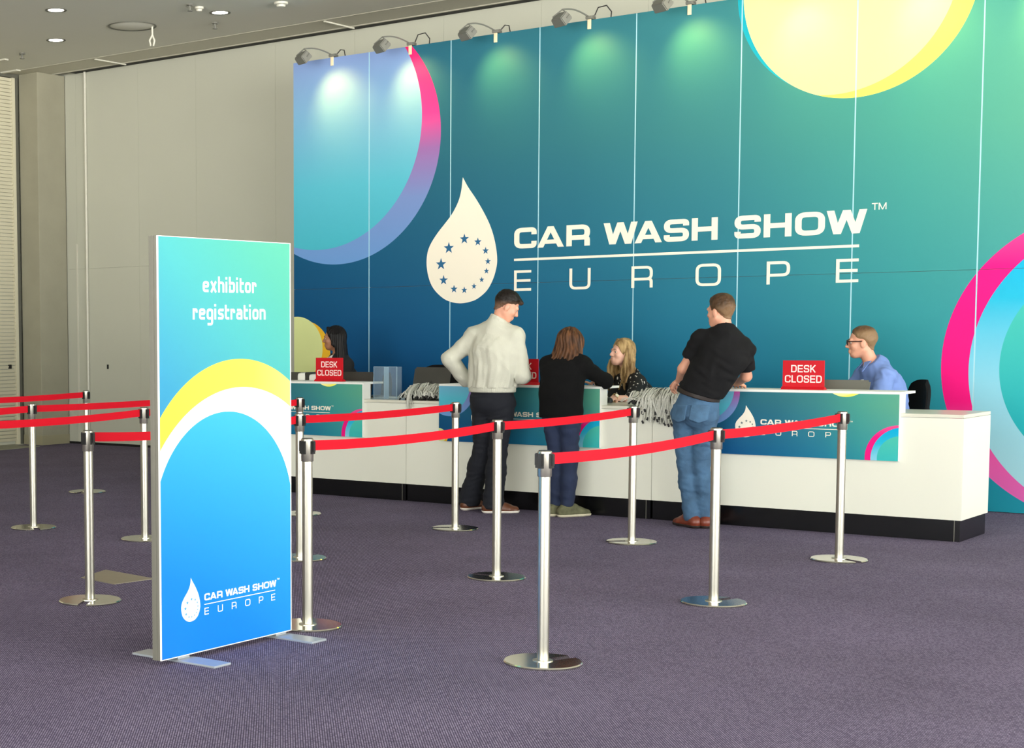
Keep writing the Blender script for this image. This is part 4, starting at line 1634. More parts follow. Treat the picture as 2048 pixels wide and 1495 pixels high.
def make_person(label, J, skin, lip, brow, h=0.006, fem=False, hands=None, scale=1.0, hs=1.0):
    """naked body mesh in the pose; garments are added as children by the caller"""
    keys = [v for k_, v in J.items() if isinstance(v, np.ndarray) and v.shape == (3,) and k_ not in ('side', 'pside', 'hf', 'hu', 'toeL', 'toeR')]
    lo = np.min(keys, 0) - V(.24, .24, .16)
    hi = np.max(keys, 0) + V(.24, .24, .20)
    lo[2] = max(lo[2], -0.01)
    F = Field(lo, hi, h)
    limbs(F, J, ('torso', 'arms', 'legs'), -0.004, .03, scale)
    R = frame(J['hf'], J.get('hu', (0, 0, 1)))
    hc = J['head']
    nb = hc + R @ (V(0, -.022, -.055) * hs)
    F.cap(J['neck'] - V(0, 0, .03), nb, (.054 if not fem else .046) * scale, (.052 if not fem else .044) * scale, .02)
    add_head(F, hc, R, hs, fem)
    for q in 'LR':
        add_foot(F, J['an' + q], J['toe' + q], -0.004)
        if hands and q in hands:
            f, n, curl = hands[q]
            add_hand(F, J['wr' + q], f, n, curl, q == 'L', .95 if fem else 1.05)
    loc = (float(J['pelvis'][0]), float(J['pelvis'][1]), 0.0)
    o = F.build('person', skin, None, loc)
    tag(o, label, 'person')
    face_parts(hc, R, hs, o, loc, lip, brow, fem)
    return o, loc, R


def garment(J, lo_pad=.2):
    keys = [v for k_, v in J.items() if isinstance(v, np.ndarray) and v.shape == (3,) and k_ not in ('side', 'pside', 'hf', 'hu', 'toeL', 'toeR')]
    return np.min(keys, 0) - lo_pad, np.max(keys, 0) + lo_pad


def trousers(J, par, loc, m, g=.014, top=None, topn=(0, 0, 1), h=.007, seed=1, amp=.006, hem=.03, flare=0.0, seatg=.0, foldk=(9, 9, 26)):
    lo, hi = garment(J)
    hi[2] = (top[2] if top is not None else J['waist'][2]) + .12
    lo[2] = 0.0
    F = Field(lo, hi, h)
    w = J['w']
    ps = J.get('pside', J['side'])
    F.ecap(J['pelvis'] - V(0, 0, .02), J['waist'], (w[0] + g + seatg, w[1] + g + seatg), (w[2] + g, w[3] + g), ps, .03)
    limbs(F, J, ('legs',), g, .025, 1, 1, 1)
    for q in 'LR':
        kn, an = J['kn' + q], J['an' + q]
        F.cap(kn + (an - kn) * .3, an - V(0, 0, .02), J.get('calf', .055) + g, .052 + g * .6 + flare, .03)
    F.warp(lambda P: amp * fbm(P, 1.0, seed, foldk) + amp * .7 * fbm(P, 2.3, seed + 3, foldk))
    F.cut(V(0, 0, hem), (0, 0, -1))
    if top is not None:
        F.cut(top, topn)
    return F.build('trousers', m, par, loc)


def shoe(J, q, par, loc, m, msole, h=.005, cut=.085, g=.012, sole=.022):
    an = J['an' + q]
    lo = np.minimum(an, an + nrm(J['toe' + q]) * .22) - .12
    hi = np.maximum(an, an + nrm(J['toe' + q]) * .22) + .12
    lo[2] = -.01
    hi[2] = .16
    F = Field(lo, hi, h)
    a = V(an[0], an[1], max(an[2], .085))
    add_foot(F, a, J['toe' + q], g, .02)
    F.cut(V(0, 0, cut), (0, 0, 1))
    F.cut(V(0, 0, sole * .7), (0, 0, -1))
    o = F.build('shoe', m, par, loc)
    F = Field(lo, hi, h)
    add_foot(F, a, J['toe' + q], g + .005, .02)
    F.cut(V(0, 0, sole), (0, 0, 1))
    F.cut(V(0, 0, 0.001), (0, 0, -1))
    F.build('sole', msole, o, loc)
    return o


def ring(F, c, ax, r, t, k=.01, n=14, tilt=None, ry=None, x=None):
    """torus-like band around axis ax"""
    ax = nrm(ax)
    u = nrm(np.cross(ax, V(0, 0, 1)) if abs(ax[2]) < .9 else np.cross(ax, V(1, 0, 0))) if x is None else nrm(x)
    w = np.cross(ax, u)
    P = [c + u * r * math.cos(2 * PI * i / n) + w * (ry or r) * math.sin(2 * PI * i / n) for i in range(n + 1)]
    for a, b in zip(P[:-1], P[1:]):
        F.cap(a, b, t, t, k)


def cap_hair(c, R, s, par, loc, m, g=.009, front=.070, back=-.075, side=-.005, top=.0, h=.004, seed=2, amp=.002, quiff=None, name='hair', taper=.022):
    """short hair: a shell over the skull that thins out towards the hairline"""
    F = Field(c - .17, c + .19, h)
    T = lambda p: c + R @ (np.asarray(p, float) * s)
    F.ell(T((0, -.014, .034)), R, V(.073, .094, .082) * s, .01)
    F.ell(T((0, .03, -.028)), R, V(.058, .060, .080) * s, .03)
    F.cap(T((0, -.030, -.03)), T((0, -.046, -.10)), .050 * s, .050 * s, .02)
    sl = tuple(slice(0, int(q)) for q in F.n)
    q = ((F.pts(sl) - c) @ R) / s
    x, y, z = q[..., 0], q[..., 1], q[..., 2]
    line = np.interp(y, [-.12, -.07, -.03, .005, .030, .05, .075, .12], [back, back, back * .4 + side * .6, side, side + .006, (side + front) / 2, front, front])
    u = np.clip((z - line) / taper, 0, 1)
    u = u * u * (3 - 2 * u)
    tz = np.clip((z - .05) / .06, 0, 1)
    F.D = (F.D - ((g + top * tz) * u - .003 * (1 - u)) * s).astype(np.float32)
    if quiff:
        F.ell(T(quiff), R, V(.046, .030, .020) * s, .025)
    F.D = np.maximum(F.D, ((line - z) * s * .8).astype(np.float32))
    F.warp(lambda P: amp * fbm((P - c) @ R, 1.0, seed, (160, 60, 120)))
    return F.build(name, m, par, loc)


def fade_mat(name, low, high, c, R, loc, z0, z1, s=1.0, tilt=-.25):
    """clipped hair, shorter and lighter towards the nape and temples"""
    m = hair_mat(name, high, tuple(min(255, v * 1.35) for v in high), 70)
    nt = m.node_tree
    b = nt.nodes['Principled BSDF']
    n = nrm(R @ V(0, tilt, 1))
    tc = nt.nodes.new('ShaderNodeTexCoord')
    dp = nt.nodes.new('ShaderNodeVectorMath')
    dp.operation = 'DOT_PRODUCT'
    dp.inputs[1].default_value = tuple(n)
    nt.links.new(tc.outputs['Object'], dp.inputs[0])
    base = float((np.asarray(c) - np.asarray(loc)) @ n)
    mr = nt.nodes.new('ShaderNodeMapRange')
    mr.interpolation_type = 'SMOOTHSTEP'
    mr.inputs[1].default_value = base + z0 * s
    mr.inputs[2].default_value = base + z1 * s
    nt.links.new(dp.outputs['Value'], mr.inputs[0])
    old = b.inputs['Base Color'].links[0].from_socket
    mx = nt.nodes.new('ShaderNodeMix')
    mx.data_type = 'RGBA'
    nt.links.new(mr.outputs[0], mx.inputs[0])
    mx.inputs[6].default_value = lin(low)
    nt.links.new(old, mx.inputs[7])
    nt.links.new(mx.outputs[2], b.inputs['Base Color'])
    return m


def strands(F, c, R, s, roots, seed, k=.008, r=(.011, .004), wave=.010, nseg=9):
    rnd = np.random.RandomState(seed)
    for path in roots:
        P = [c + R @ (np.asarray(p, float) * s) for p in path]
        Q = []
        for i in range(nseg + 1):
            t = i / nseg * (len(P) - 1)
            j = min(int(t), len(P) - 2)
            u = t - j
            p0, p1, p2, p3 = P[max(j - 1, 0)], P[j], P[j + 1], P[min(j + 2, len(P) - 1)]
            Q.append(.5 * (2 * p1 + (p2 - p0) * u + (2 * p0 - 5 * p1 + 4 * p2 - p3) * u * u + (3 * p1 - p0 - 3 * p2 + p3) * u ** 3))
        ph = rnd.uniform(0, 6.28)
        for i in range(len(Q)):
            f = i / nseg
            Q[i] = Q[i] + R @ V(math.sin(ph + f * 11), math.cos(ph + f * 9), 0) * wave * f
        rs = [r[0] + (r[1] - r[0]) * i / nseg for i in range(nseg + 1)]
        F.chain(Q, rs, k)


def hair_mat(name, rgb, rgb2, scale=40):
    m = mat(name, rgb, 0.5, spec=0.22, bump=0.35, bscale=55, var=0, stretch=(1, 1, .12))
    nt = m.node_tree
    b = nt.nodes['Principled BSDF']
    mp = [n for n in nt.nodes if n.type == 'MAPPING'][0]
    n = nt.nodes.new('ShaderNodeTexNoise')
    n.inputs['Scale'].default_value = scale
    n.inputs['Detail'].default_value = 6
    nt.links.new(mp.outputs[0], n.inputs['Vector'])
    r = nt.nodes.new('ShaderNodeValToRGB')
    r.color_ramp.elements[0].position = .35
    r.color_ramp.elements[1].position = .68
    r.color_ramp.elements[0].color = lin(rgb)
    r.color_ramp.elements[1].color = lin(rgb2)
    nt.links.new(n.outputs[0], r.inputs[0])
    nt.links.new(r.outputs[0], b.inputs['Base Color'])
    return m


H_DARK = hair_mat('near_black_hair', (20, 16, 14), (34, 27, 23))
H_FADE = hair_mat('shaved_brown_hair', (72, 54, 42), (100, 76, 60), 90)
H_BROWN = hair_mat('short_brown_hair', (46, 33, 22), (86, 66, 46))
H_CROP = hair_mat('cropped_brown_hair', (104, 84, 60), (122, 100, 74), 90)
H_CROPTOP = hair_mat('brown_hair_top', (72, 54, 38), (92, 70, 50), 60)
H_AUBURN = hair_mat('auburn_hair', (40, 24, 15), (104, 68, 42))
H_BLOND = hair_mat('ash_blonde_hair', (112, 86, 52), (186, 156, 108))
H_BLACK = hair_mat('black_hair', (9, 8, 9), (24, 21, 22))
DENIM = mat('blue_denim', (60, 92, 122), 0.85, bump=.3, bscale=260, var=.7, vscale=10, stretch=(1, 1, .6))
DENIMD = mat('dark_denim', (26, 38, 66), 0.85, bump=.25, bscale=300, var=.35, vscale=8)
NAVY = mat('navy_cloth', (14, 17, 27), 0.9, bump=.2, bscale=250)
KNIT = mat('pale_grey_knit', (192, 191, 176), 0.95, bump=.35, bscale=220, var=.04, vscale=25, spec=.2)
BLACKK = mat('black_knit', (10, 10, 11), 0.95, bump=.3, bscale=220, spec=.2)
POLO = mat('black_pique', (15, 15, 17), 0.9, bump=.2, bscale=300, spec=.25)
SHIRT = mat('light_blue_shirt', (108, 134, 192), 0.8, bump=.15, bscale=260, var=.05, vscale=30)
BLAZER = mat('black_blazer_cloth', (13, 13, 15), 0.85, bump=.15, bscale=260)
BLOUSE = mat('white_blouse', (226, 222, 220), 0.7)
LEATHER = mat('brown_leather', (92, 50, 26), 0.4, var=.15, vscale=30)
LEATHERR = mat('red_brown_leather', (112, 48, 30), 0.35, var=.15, vscale=30)
CAMO = mat('olive_suede', (92, 92, 66), 0.85, var=.7, vscale=30)
CREAM = mat('cream_rubber', (214, 206, 178), 0.7)
WHITER = mat('white_rubber', (226, 218, 206), 0.7)
DSOLE = mat('dark_rubber', (40, 28, 24), 0.7)
BELTL = mat('dark_belt_leather', (34, 24, 20), 0.5)


def mat_floral():
    m = bpy.data.materials.new('black_floral_print')
    m.use_nodes = True
    nt = m.node_tree
    b = nt.nodes['Principled BSDF']
    b.inputs['Roughness'].default_value = .8
    tc = nt.nodes.new('ShaderNodeTexCoord')
    mp = nt.nodes.new('ShaderNodeMapping')
    mp.inputs['Scale'].default_value = (1, 1, .55)
    mp.inputs['Rotation'].default_value = (.4, .6, .5)
    nt.links.new(tc.outputs['Object'], mp.inputs[0])
    v = nt.nodes.new('ShaderNodeTexVoronoi')
    v.inputs['Scale'].default_value = 34
    nt.links.new(mp.outputs[0], v.inputs['Vector'])
    r = nt.nodes.new('ShaderNodeValToRGB')
    r.color_ramp.interpolation = 'CONSTANT'
    r.color_ramp.elements[0].color = lin((206, 200, 190))
    r.color_ramp.elements[1].position = .24
    r.color_ramp.elements[1].color = lin((11, 11, 13))
    nt.links.new(v.outputs['Distance'], r.inputs[0])
    nt.links.new(r.outputs[0], b.inputs['Base Color'])
    return m


FLORAL = mat_floral()

# ---- man in the pale sweater, standing at the middle board with his back to us
J = dict(pelvis=V(3.945, -2.49, .95), waist=V(3.95, -2.49, 1.09), chest=V(3.97, -2.51, 1.31), neck=V(3.985, -2.50, 1.535),
         side=V(1, .10, 0), w=(.160, .115, .150, .110, .178, .125),
         shL=V(3.795, -2.52, 1.45), elL=V(3.625, -2.63, 1.26), wrL=V(3.70, -2.45, 1.06),
         shR=V(4.145, -2.485, 1.445), elR=V(4.190, -2.44, 1.13), wrR=V(4.06, -2.245, 1.12),
         hipL=V(3.865, -2.49, .90), knL=V(3.825, -2.44, .50), anL=V(3.675, -2.40, .09), toeL=V(.12, .99, 0),
         hipR=V(4.03, -2.49, .90), knR=V(3.985, -2.47, .50), anR=V(3.955, -2.49, .09), toeR=V(.72, .70, 0),
         head=V(4.055, -2.46, 1.688), hf=V(.66, .56, -.50), thigh=.088, calf=.058)
P, loc, R = make_person('person standing with back turned in a pale grey sweater and dark trousers', J, M['skin'], M['lip'], H_DARK,
                        hands={'L': (V(.45, .35, -.8), V(.6, .6, .3), .35), 'R': (V(-.55, .83, .05), V(-.6, -.4, -.6), .7)})
lo, hi = garment(J)
F = Field(lo, hi, .007)
limbs(F, J, ('torso',), .022, .035)
F.ecap(V(3.945, -2.495, 1.02), V(3.955, -2.495, 1.13), (.196, .150), (.196, .150), J['side'], .05)
F.ecap(V(3.975, -2.515, 1.20), V(3.98, -2.515, 1.34), (.195, .142), (.192, .142), J['side'], .05)
limbs(F, J, ('arms',), .02, .03, 1.0, .97, arm_g=.022)
for q in 'LR':
    F.cap(J['el' + q], J['el' + q] + (J['wr' + q] - J['el' + q]) * .85, .066, .052, .02)
def folds(P_):
    a = np.arctan2(P_[:, 0] - 3.96, -(P_[:, 1] + 2.49))
    z = P_[:, 2]
    w = np.clip((1.46 - z) / .25, 0, 1) * (np.abs(P_[:, 0] - 3.965) < .19)
    return .0070 * w * np.sin(a * 8.3 + 1.6 * np.sin(z * 6 + 1) + .9 * np.sin(z * 15)) + .0025 * w * np.sin(a * 21 + 3 * np.sin(z * 9)) + .004 * w * fbm(P_, 1.0, 5, (16, 16, 9)) + .003 * fbm(P_, 1.0, 12, (30, 30, 26)) + .005 * (1 - w) * fbm(P_, 1.0, 9, (16, 16, 30))


F.warp(folds)
F.cap(V(3.968, -2.52, 1.50), V(4.0, -2.495, 1.595), .084, .070, .02)
ring(F, V(4.002, -2.492, 1.585), V(.38, .25, .88), .068, .011, .006)
F.cut(V(4.004, -2.490, 1.603), V(.38, .25, .88))
F.cut(V(0, 0, 1.03), (0, 0, -1))
sw = F.build('sweater', KNIT, P, loc)
F = Field(V(3.6, -2.8, .95), V(4.3, -2.2, 1.10), .006)
F.ecap(V(3.945, -2.495, 1.02), V(3.945, -2.495, 1.04), (.198, .150), (.198, .150), J['side'], .02)
F.warp(lambda P_: .0022 * np.sin(np.arctan2(P_[:, 1] + 2.495, P_[:, 0] - 3.945) * 90))
F.cut(V(0, 0, .993), (0, 0, -1))
F.cut(V(0, 0, 1.042), (0, 0, 1))
F.build('hem_band', KNIT, sw, loc)
trousers(J, P, loc, NAVY, .020, V(0, 0, 1.03), amp=.006, hem=.035, flare=.022, seatg=.012)
for q in 'LR':
    shoe(J, q, P, loc, LEATHER, WHITER)
cap_hair(J['head'], R, 1.0, P, loc, fade_mat('dark_faded_hair', (104, 80, 64), (20, 15, 12), J['head'], R, loc, .00, .055, 1.0, -.45), .011, .062, -.068, .008, top=.010, quiff=(0, .078, .080), name='hair', amp=.0022, taper=.055)

# ---- woman with auburn hair in black, leaning her arms on the middle board
J = dict(pelvis=V(4.535, -2.42, .85), waist=V(4.525, -2.42, .98), chest=V(4.525, -2.37, 1.16), neck=V(4.530, -2.33, 1.29),
         side=V(1, .02, 0), w=(.150, .108, .135, .100, .150, .110),
         shL=V(4.385, -2.36, 1.215), elL=V(4.305, -2.24, 1.01), wrL=V(4.42, -2.00, 1.072),
         shR=V(4.680, -2.36, 1.215), elR=V(4.745, -2.10, 1.085), wrR=V(4.62, -1.93, 1.072),
         hipL=V(4.462, -2.42, .80), knL=V(4.475, -2.38, .44), anL=V(4.455, -2.36, .085), toeL=V(.10, .99, 0),
         hipR=V(4.605, -2.42, .80), knR=V(4.585, -2.38, .44), anR=V(4.565, -2.37, .085), toeR=V(.42, .90, 0),
         head=V(4.540, -2.285, 1.388), hf=V(.15, .97, -.12), thigh=.080, calf=.048)
P, loc, R = make_person('person with auburn hair in black top and dark jeans seen from behind', J, M['skin2'], M['lip'], H_AUBURN, fem=True, scale=.92, hs=.95,
                        hands={'L': (V(.7, .7, 0), V(0, 0, -1), .25), 'R': (V(-.75, .65, 0), V(0, 0, -1), .25)})
lo, hi = garment(J)
F = Field(lo, hi, .007)
limbs(F, J, ('torso',), .016, .035, .95)
F.ecap(V(4.53, -2.42, .78), V(4.525, -2.41, .98), (.176, .130), (.163, .124), J['side'], .05)
F.ecap(V(4.525, -2.41, .98), V(4.525, -2.38, 1.14), (.163, .124), (.168, .124), J['side'], .05)
limbs(F, J, ('arms',), .016, .03, .95, .98)
for q in 'LR':
    F.cap(J['el' + q], J['el' + q] + (J['wr' + q] - J['el' + q]) * .9, .055, .046, .02)
F.warp(lambda P_: .005 * fbm(P_, 1.0, 15, (16, 16, 9)) + .004 * fbm(P_, 1.0, 19, (30, 30, 24)))
F.cut(V(4.53, -2.33, 1.315), V(.0, -.1, 1))
F.cut(V(0, 0, .80), (0, 0, -1))
F.build('top', BLACKK, P, loc)
trousers(J, P, loc, DENIMD, .007, V(0, 0, .93), seed=7, amp=.005, hem=.085, flare=-.006)
for q in 'LR':
    shoe(J, q, P, loc, CAMO, CREAM, cut=.105)
c = J['head']
F = Field(c - V(.3, .3, .36), c + V(.3, .25, .2), .005)
T = lambda p: c + R @ (np.asarray(p, float) * .95)
F.ell(T((0, -.020, .036)), R, V(.086, .104, .096) * .97, .02)
F.ecap(T((0, -.035, .02)), T((0, -.105, -.22)), (.094, .085), (.140, .062), R[:, 0], .04)
for q in (-1, 1):
    F.ecap(T((q * .070, .0, .02)), T((q * .115, -.05, -.21)), (.030, .050), (.034, .040), R[:, 0], .04)
def bob(P_):
    q = (P_ - c) @ R
    a = np.arctan2(q[:, 0], -q[:, 1] - .02)
    return .0035 * np.sin(a * 26 + 6 * q[:, 2] + 2 * np.sin(q[:, 2] * 30)) + .003 * np.sin(a * 11 + 20 * q[:, 2])
F.warp(bob)
F.ell(T((0, .105, -.02)), R, V(.062, .080, .11), .02, True)
sl = tuple(slice(0, int(q)) for q in F.n)
Q = F.pts(sl)
F.D = np.maximum(F.D, ((c[2] - .215 + .012 * np.sin(Q[..., 0] * 60) + .010 * np.sin(Q[..., 0] * 23)) - Q[..., 2]).astype(np.float32))
F.build('hair', H_AUBURN, P, loc)

# ---- man in the black polo shirt, leaning on the right board
J = dict(pelvis=V(5.668, -2.47, .90), waist=V(5.720, -2.47, 1.05), chest=V(5.850, -2.43, 1.29), neck=V(5.868, -2.41, 1.475),
         side=V(.98, .0, -.20), pside=V(.96, .0, -.26), w=(.152, .118, .136, .102, .162, .118),
         shL=V(5.688, -2.43, 1.415), elL=V(5.545, -2.425, 1.195), wrL=V(5.455, -2.30, 1.105),
         shR=V(5.985, -2.38, 1.350), elR=V(5.955, -2.24, 1.14), wrR=V(5.815, -2.06, 1.078),
         hipL=V(5.574, -2.465, .86), knL=V(5.588, -2.45, .49), anL=V(5.630, -2.42, .09), toeL=V(-.80, .55, 0),
         hipR=V(5.742, -2.465, .84), knR=V(5.698, -2.43, .48), anR=V(5.722, -2.37, .09), toeR=V(-.25, .95, 0),
         head=V(5.822, -2.415, 1.624), hf=V(-.95, .26, -.05), thigh=.086, calf=.052)
P, loc, R = make_person('person in a black polo shirt and blue jeans leaning on the right graphic board', J, M['skin'], M['lip'], H_BROWN,
                        hands={'L': (V(-.70, .50, -.30), V(.6, .3, -.7), 1.25), 'R': (V(-.4, .9, -.1), V(0, 0, -1), .2)})
lo, hi = garment(J)
F = Field(lo, hi, .007)
limbs(F, J, ('torso',), .014, .035)
F.ecap(V(5.700, -2.475, 1.02), V(5.772, -2.46, 1.14), (.152, .126), (.154, .128), J['side'], .05)
F.ecap(V(5.772, -2.46, 1.14), V(5.858, -2.43, 1.31), (.154, .128), (.182, .134), J['side'], .05)
SLV = (('L', .50), ('R', .62))
for q, e in SLV:
    a = J['sh' + q]
    b = a + (J['el' + q] - a) * e
    F.cap(a, b, .074, .074, .03)
F.warp(lambda P_: .005 * fbm(P_, 1.0, 25, (12, 12, 12)) + .005 * fbm(P_, 1.0, 29, (24, 24, 30)))
for q, e in SLV:
    a = J['sh' + q]
    d = nrm(J['el' + q] - a)
    b = a + (J['el' + q] - a) * e
    F.cap(b + d * .075, b + d * .16, .078, .078, .001, True)
F.cap(V(5.860, -2.415, 1.44), V(5.858, -2.41, 1.515), .074, .064, .015)
ring(F, V(5.858, -2.409, 1.505), V(-.05, .25, .97), .060, .012, .006)
F.cut(V(5.858, -2.409, 1.525), V(-.06, .3, .95))
BN = nrm(V(.28, 0, .96))
BC = V(5.690, -2.472, 1.010)
F.cut(BC + BN * .012, -BN)
F.build('polo_shirt', POLO, P, loc)
tr = trousers(J, P, loc, DENIM, .009, BC, BN, seed=31, amp=.0042, hem=.05, flare=.000, seatg=.006, foldk=(17, 17, 44))
F = Field(V(5.4, -2.75, .85), V(6.0, -2.2, 1.2), .005)
F.ecap(BC - BN * .03, BC + BN * .03, (.164, .132), (.164, .132), J['pside'], .01)
F.cut(BC + BN * .019, BN)
F.cut(BC - BN * .019, -BN)
F.build('belt', BELTL, P, loc)
STITCH = mat('worn_denim_seam', (66, 99, 129), 0.85, bump=.3, bscale=200, var=.6, vscale=14)
for dx in (-.078, .078):
    F = Field(V(5.4, -2.75, .70), V(5.95, -2.45, 1.05), .005)
    c0 = V(5.668 + dx, -2.478, .875)
    F.ecap(J['pelvis'] - V(0, 0, .09), J['pelvis'] + V(0, 0, .06), (.178, .144), (.172, .140), J['pside'], .01)
    for q in 'LR':
        F.cap(J['hip' + q], J['kn' + q], .1075, .08, .025)
    F.cut(V(5.668, -2.50, .8), V(0, 1, 0))
    for n_, d_ in (((1, 0, -.15), .062), ((-1, 0, .15), .062), ((0, 0, 1), .060), ((.35, 0, -.93), .070), ((-.35, 0, -.93), .070)):
        F.cut(c0 + nrm(n_) * d_, n_)
    F.build('back_pocket', STITCH, tr, loc)
for q in 'LR':
    shoe(J, q, P, loc, LEATHERR, DSOLE, cut=.095)
cap_hair(J['head'], R, 1.0, P, loc, fade_mat('brown_faded_hair', (122, 96, 70), (58, 42, 28), J['head'], R, loc, -.04, .05, 1.0, .25), .010, .076, -.062, -.006, top=.010, name='hair', amp=.0022, taper=.05)

# ---- blonde woman seated behind the counter
J = dict(pelvis=V(4.60, -.86, .60), waist=V(4.56, -.92, .74), chest=V(4.49, -1.01, .94), neck=V(4.440, -1.07, 1.125),
         side=V(-.90, .42, 0), w=(.150, .110, .128, .096, .145, .106),
         shR=V(4.325, -.99, 1.03), elR=V(4.35, -1.20, .83), wrR=V(4.385, -1.42, .92),
         shL=V(4.565, -1.135, 1.035), elL=V(4.615, -1.34, .905), wrL=V(4.535, -1.525, .925),
         hipL=V(4.66, -.90, .58), knL=V(4.60, -1.24, .56), anL=V(4.62, -1.20, .12), toeL=V(-.3, -.9, 0),
         hipR=V(4.52, -.83, .58), knR=V(4.38, -1.20, .56), anR=V(4.40, -1.16, .12), toeR=V(-.4, -.9, 0),
         head=V(4.395, -1.10, 1.292), hf=V(-.56, -.80, .12), thigh=.080, calf=.052)
P, loc, R = make_person('person with long wavy blonde hair in a black floral blouse seated behind the counter', J, M['skin2'], M['lip'], hair_mat('dark_blonde_brow', (110, 82, 56), (128, 98, 68)), fem=True, scale=.92, hs=.94,
                        hands={'L': (V(.05, -.97, -.20), V(0, -.1, -1), .22), 'R': (V(.75, -.6, -.1), V(0, 0, -1), .3)})
lo, hi = garment(J)
lo[2] = .5
F = Field(lo, hi, .007)
limbs(F, J, ('torso',), .014, .035, .95)
F.ecap(V(4.59, -.88, .62), V(4.50, -1.0, .92), (.158, .122), (.160, .124), J['side'], .05)
limbs(F, J, ('arms',), .018, .03, .95, .12)
F.warp(lambda P_: .005 * fbm(P_, 1.0, 35, (18, 18, 12)))
F.ell(J['neck'] + V(-.035, -.075, .0), R, V(.055, .06, .085), .02, True)
F.cut(J['neck'] + V(0, 0, .005), V(-.25, -.45, 1))
F.build('blouse', FLORAL, P, loc)
trousers(J, P, loc, NAVY, .012, V(0, 0, .70), seed=41, amp=.004, hem=.1)
for q in 'LR':
    shoe(J, q, P, loc, M['clip'], DSOLE)
F = Field(J['wrL'] - .1, J['wrL'] + .1, .004)
d = nrm(J['wrL'] - J['elL'])
ring(F, J['wrL'] - d * .012, d, .033, .0055, .004)
wt = F.build('wristwatch', mat('rose_gold', (206, 172, 120), .25, metal=.8), P, loc)
mb = MB()
u = nrm(np.cross(d, V(0, 0, 1)))
u = nrm(u * .75 + V(0, 0, .55))
p = J['wrL'] - d * .012 + u * .036
if (u @ V(.6, -.8, .3)) < 0:
    u = nrm(V(-u[0], -u[1], u[2]))
    p = J['wrL'] - d * .012 + u * .036
bm = bmesh.new()
bmesh.ops.create_cone(bm, cap_ends=True, segments=24, radius1=.016, radius2=.015, depth=.008)
mb.bm(bm, Matrix.Translation(p) @ Vector(u).to_track_quat('Z', 'Y').to_matrix().to_4x4())
mb.build('watch_face', mat('pale_dial', (240, 232, 206), .3), wt, loc)
c = J['head']
hs = .94
F = Field(c - V(.34, .34, .46), c + V(.34, .34, .2), .005)
T = lambda p: c + R @ (np.asarray(p, float) * hs)
F.ell(T((0, -.022, .044)), R, V(.088, .106, .100) * hs, .02)
F.ecap(T((0, -.055, .0)), T((0, -.085, -.22)), (.080, .055), (.110, .045), R[:, 0], .04)
rnd = np.random.RandomState(3)
roots = []
for q in (-1, 1):
    for i in range(26):
        a = rnd.uniform(0, 1)
        x0 = q * (.030 + .03 * rnd.uniform())
        out = rnd.uniform(.078, .125)
        yf = (.045 - .12 * a) if q > 0 else (.004 - .085 * a)
        zl = -.20 - .14 * rnd.uniform() - (.03 if yf > .02 else 0)
        roots.append([(x0, .03 - .08 * a, .118 - .02 * a), (q * (.072 + .012 * rnd.uniform()), yf * .9 - .005, .055), (q * (.084 + .018 * rnd.uniform()), yf, -.03), (q * out, yf + .008, -.12), (q * (out - .01 + .03 * rnd.uniform(-1, 1)), yf + rnd.uniform(-.01, .03), zl)])
strands(F, c, R, hs, roots, 5, .007, (.013, .006), .012)
F.ell(T((0, .092, -.022)), R, V(.068, .095, .092) * hs, .010, True)
F.ell(T((0, .110, -.100)), R, V(.055, .09, .10) * hs, .012, True)
F.warp(lambda P_: .0022 * fbm((P_ - c) @ R, 1.0, 44, (150, 110, 26)))
F.build('hair', H_BLOND, P, loc)

# ---- man in the blue shirt seated at the right end
J = dict(pelvis=V(6.56, -.90, .64), waist=V(6.555, -.93, .79), chest=V(6.525, -.99, 1.03), neck=V(6.475, -1.04, 1.225),
         side=V(-.72, .69, 0), w=(.168, .125, .165, .125, .178, .130),
         shR=V(6.375, -.90, 1.125), elR=V(6.28, -1.06, .93), wrR=V(6.30, -1.32, .905),
         shL=V(6.605, -1.12, 1.125), elL=V(6.610, -1.30, .93), wrL=V(6.46, -1.46, .915),
         hipL=V(6.63, -.97, .61), knL=V(6.50, -1.30, .58), anL=V(6.52, -1.26, .12), toeL=V(-.4, -.9, 0),
         hipR=V(6.50, -.86, .61), knR=V(6.28, -1.15, .58), anR=V(6.30, -1.12, .12), toeR=V(-.5, -.85, 0),
         head=V(6.400, -1.075, 1.380), hf=V(-.93, -.36, -.04), thigh=.09, calf=.06)
P, loc, R = make_person('person with glasses and cropped hair in a light blue shirt seated behind the counter', J, M['skin'], M['lip'], H_CROP,
                        hands={'L': (V(-.75, -.6, 0), V(0, 0, -1), .3), 'R': (V(.3, -.9, 0), V(0, 0, -1), .3)}, hs=1.03)
lo, hi = garment(J)
lo[2] = .55
F = Field(lo, hi, .007)
limbs(F, J, ('torso',), .018, .035, 1.05)
F.ecap(V(6.56, -.92, .66), V(6.535, -.98, 1.0), (.178, .140), (.184, .142), J['side'], .05)
limbs(F, J, ('arms',), .02, .03, 1.05, .96)
F.warp(lambda P_: .008 * fbm(P_, 1.0, 55, (24, 24, 7)) + .005 * fbm(P_, 1.0, 59, (30, 30, 34)))
nd = nrm(V(-.50, -.42, .76))
F.cap(J['neck'] - nd * .05, J['neck'] + nd * .012, .082, .072, .012)
ring(F, J['neck'] + nd * .008, nd, .068, .011, .006)
F.cut(J['neck'] + nd * .020, nd)
fw = nrm(np.cross(J['side'], V(0, 0, 1)))
if fw @ V(-.6, -.8, 0) < 0:
    fw = -fw
sh = F.build('shirt', SHIRT, P, loc)
mb = MB()
cn = J['neck'] + nd * .004
fr = nrm(fw * .8 + V(0, 0, -.5))
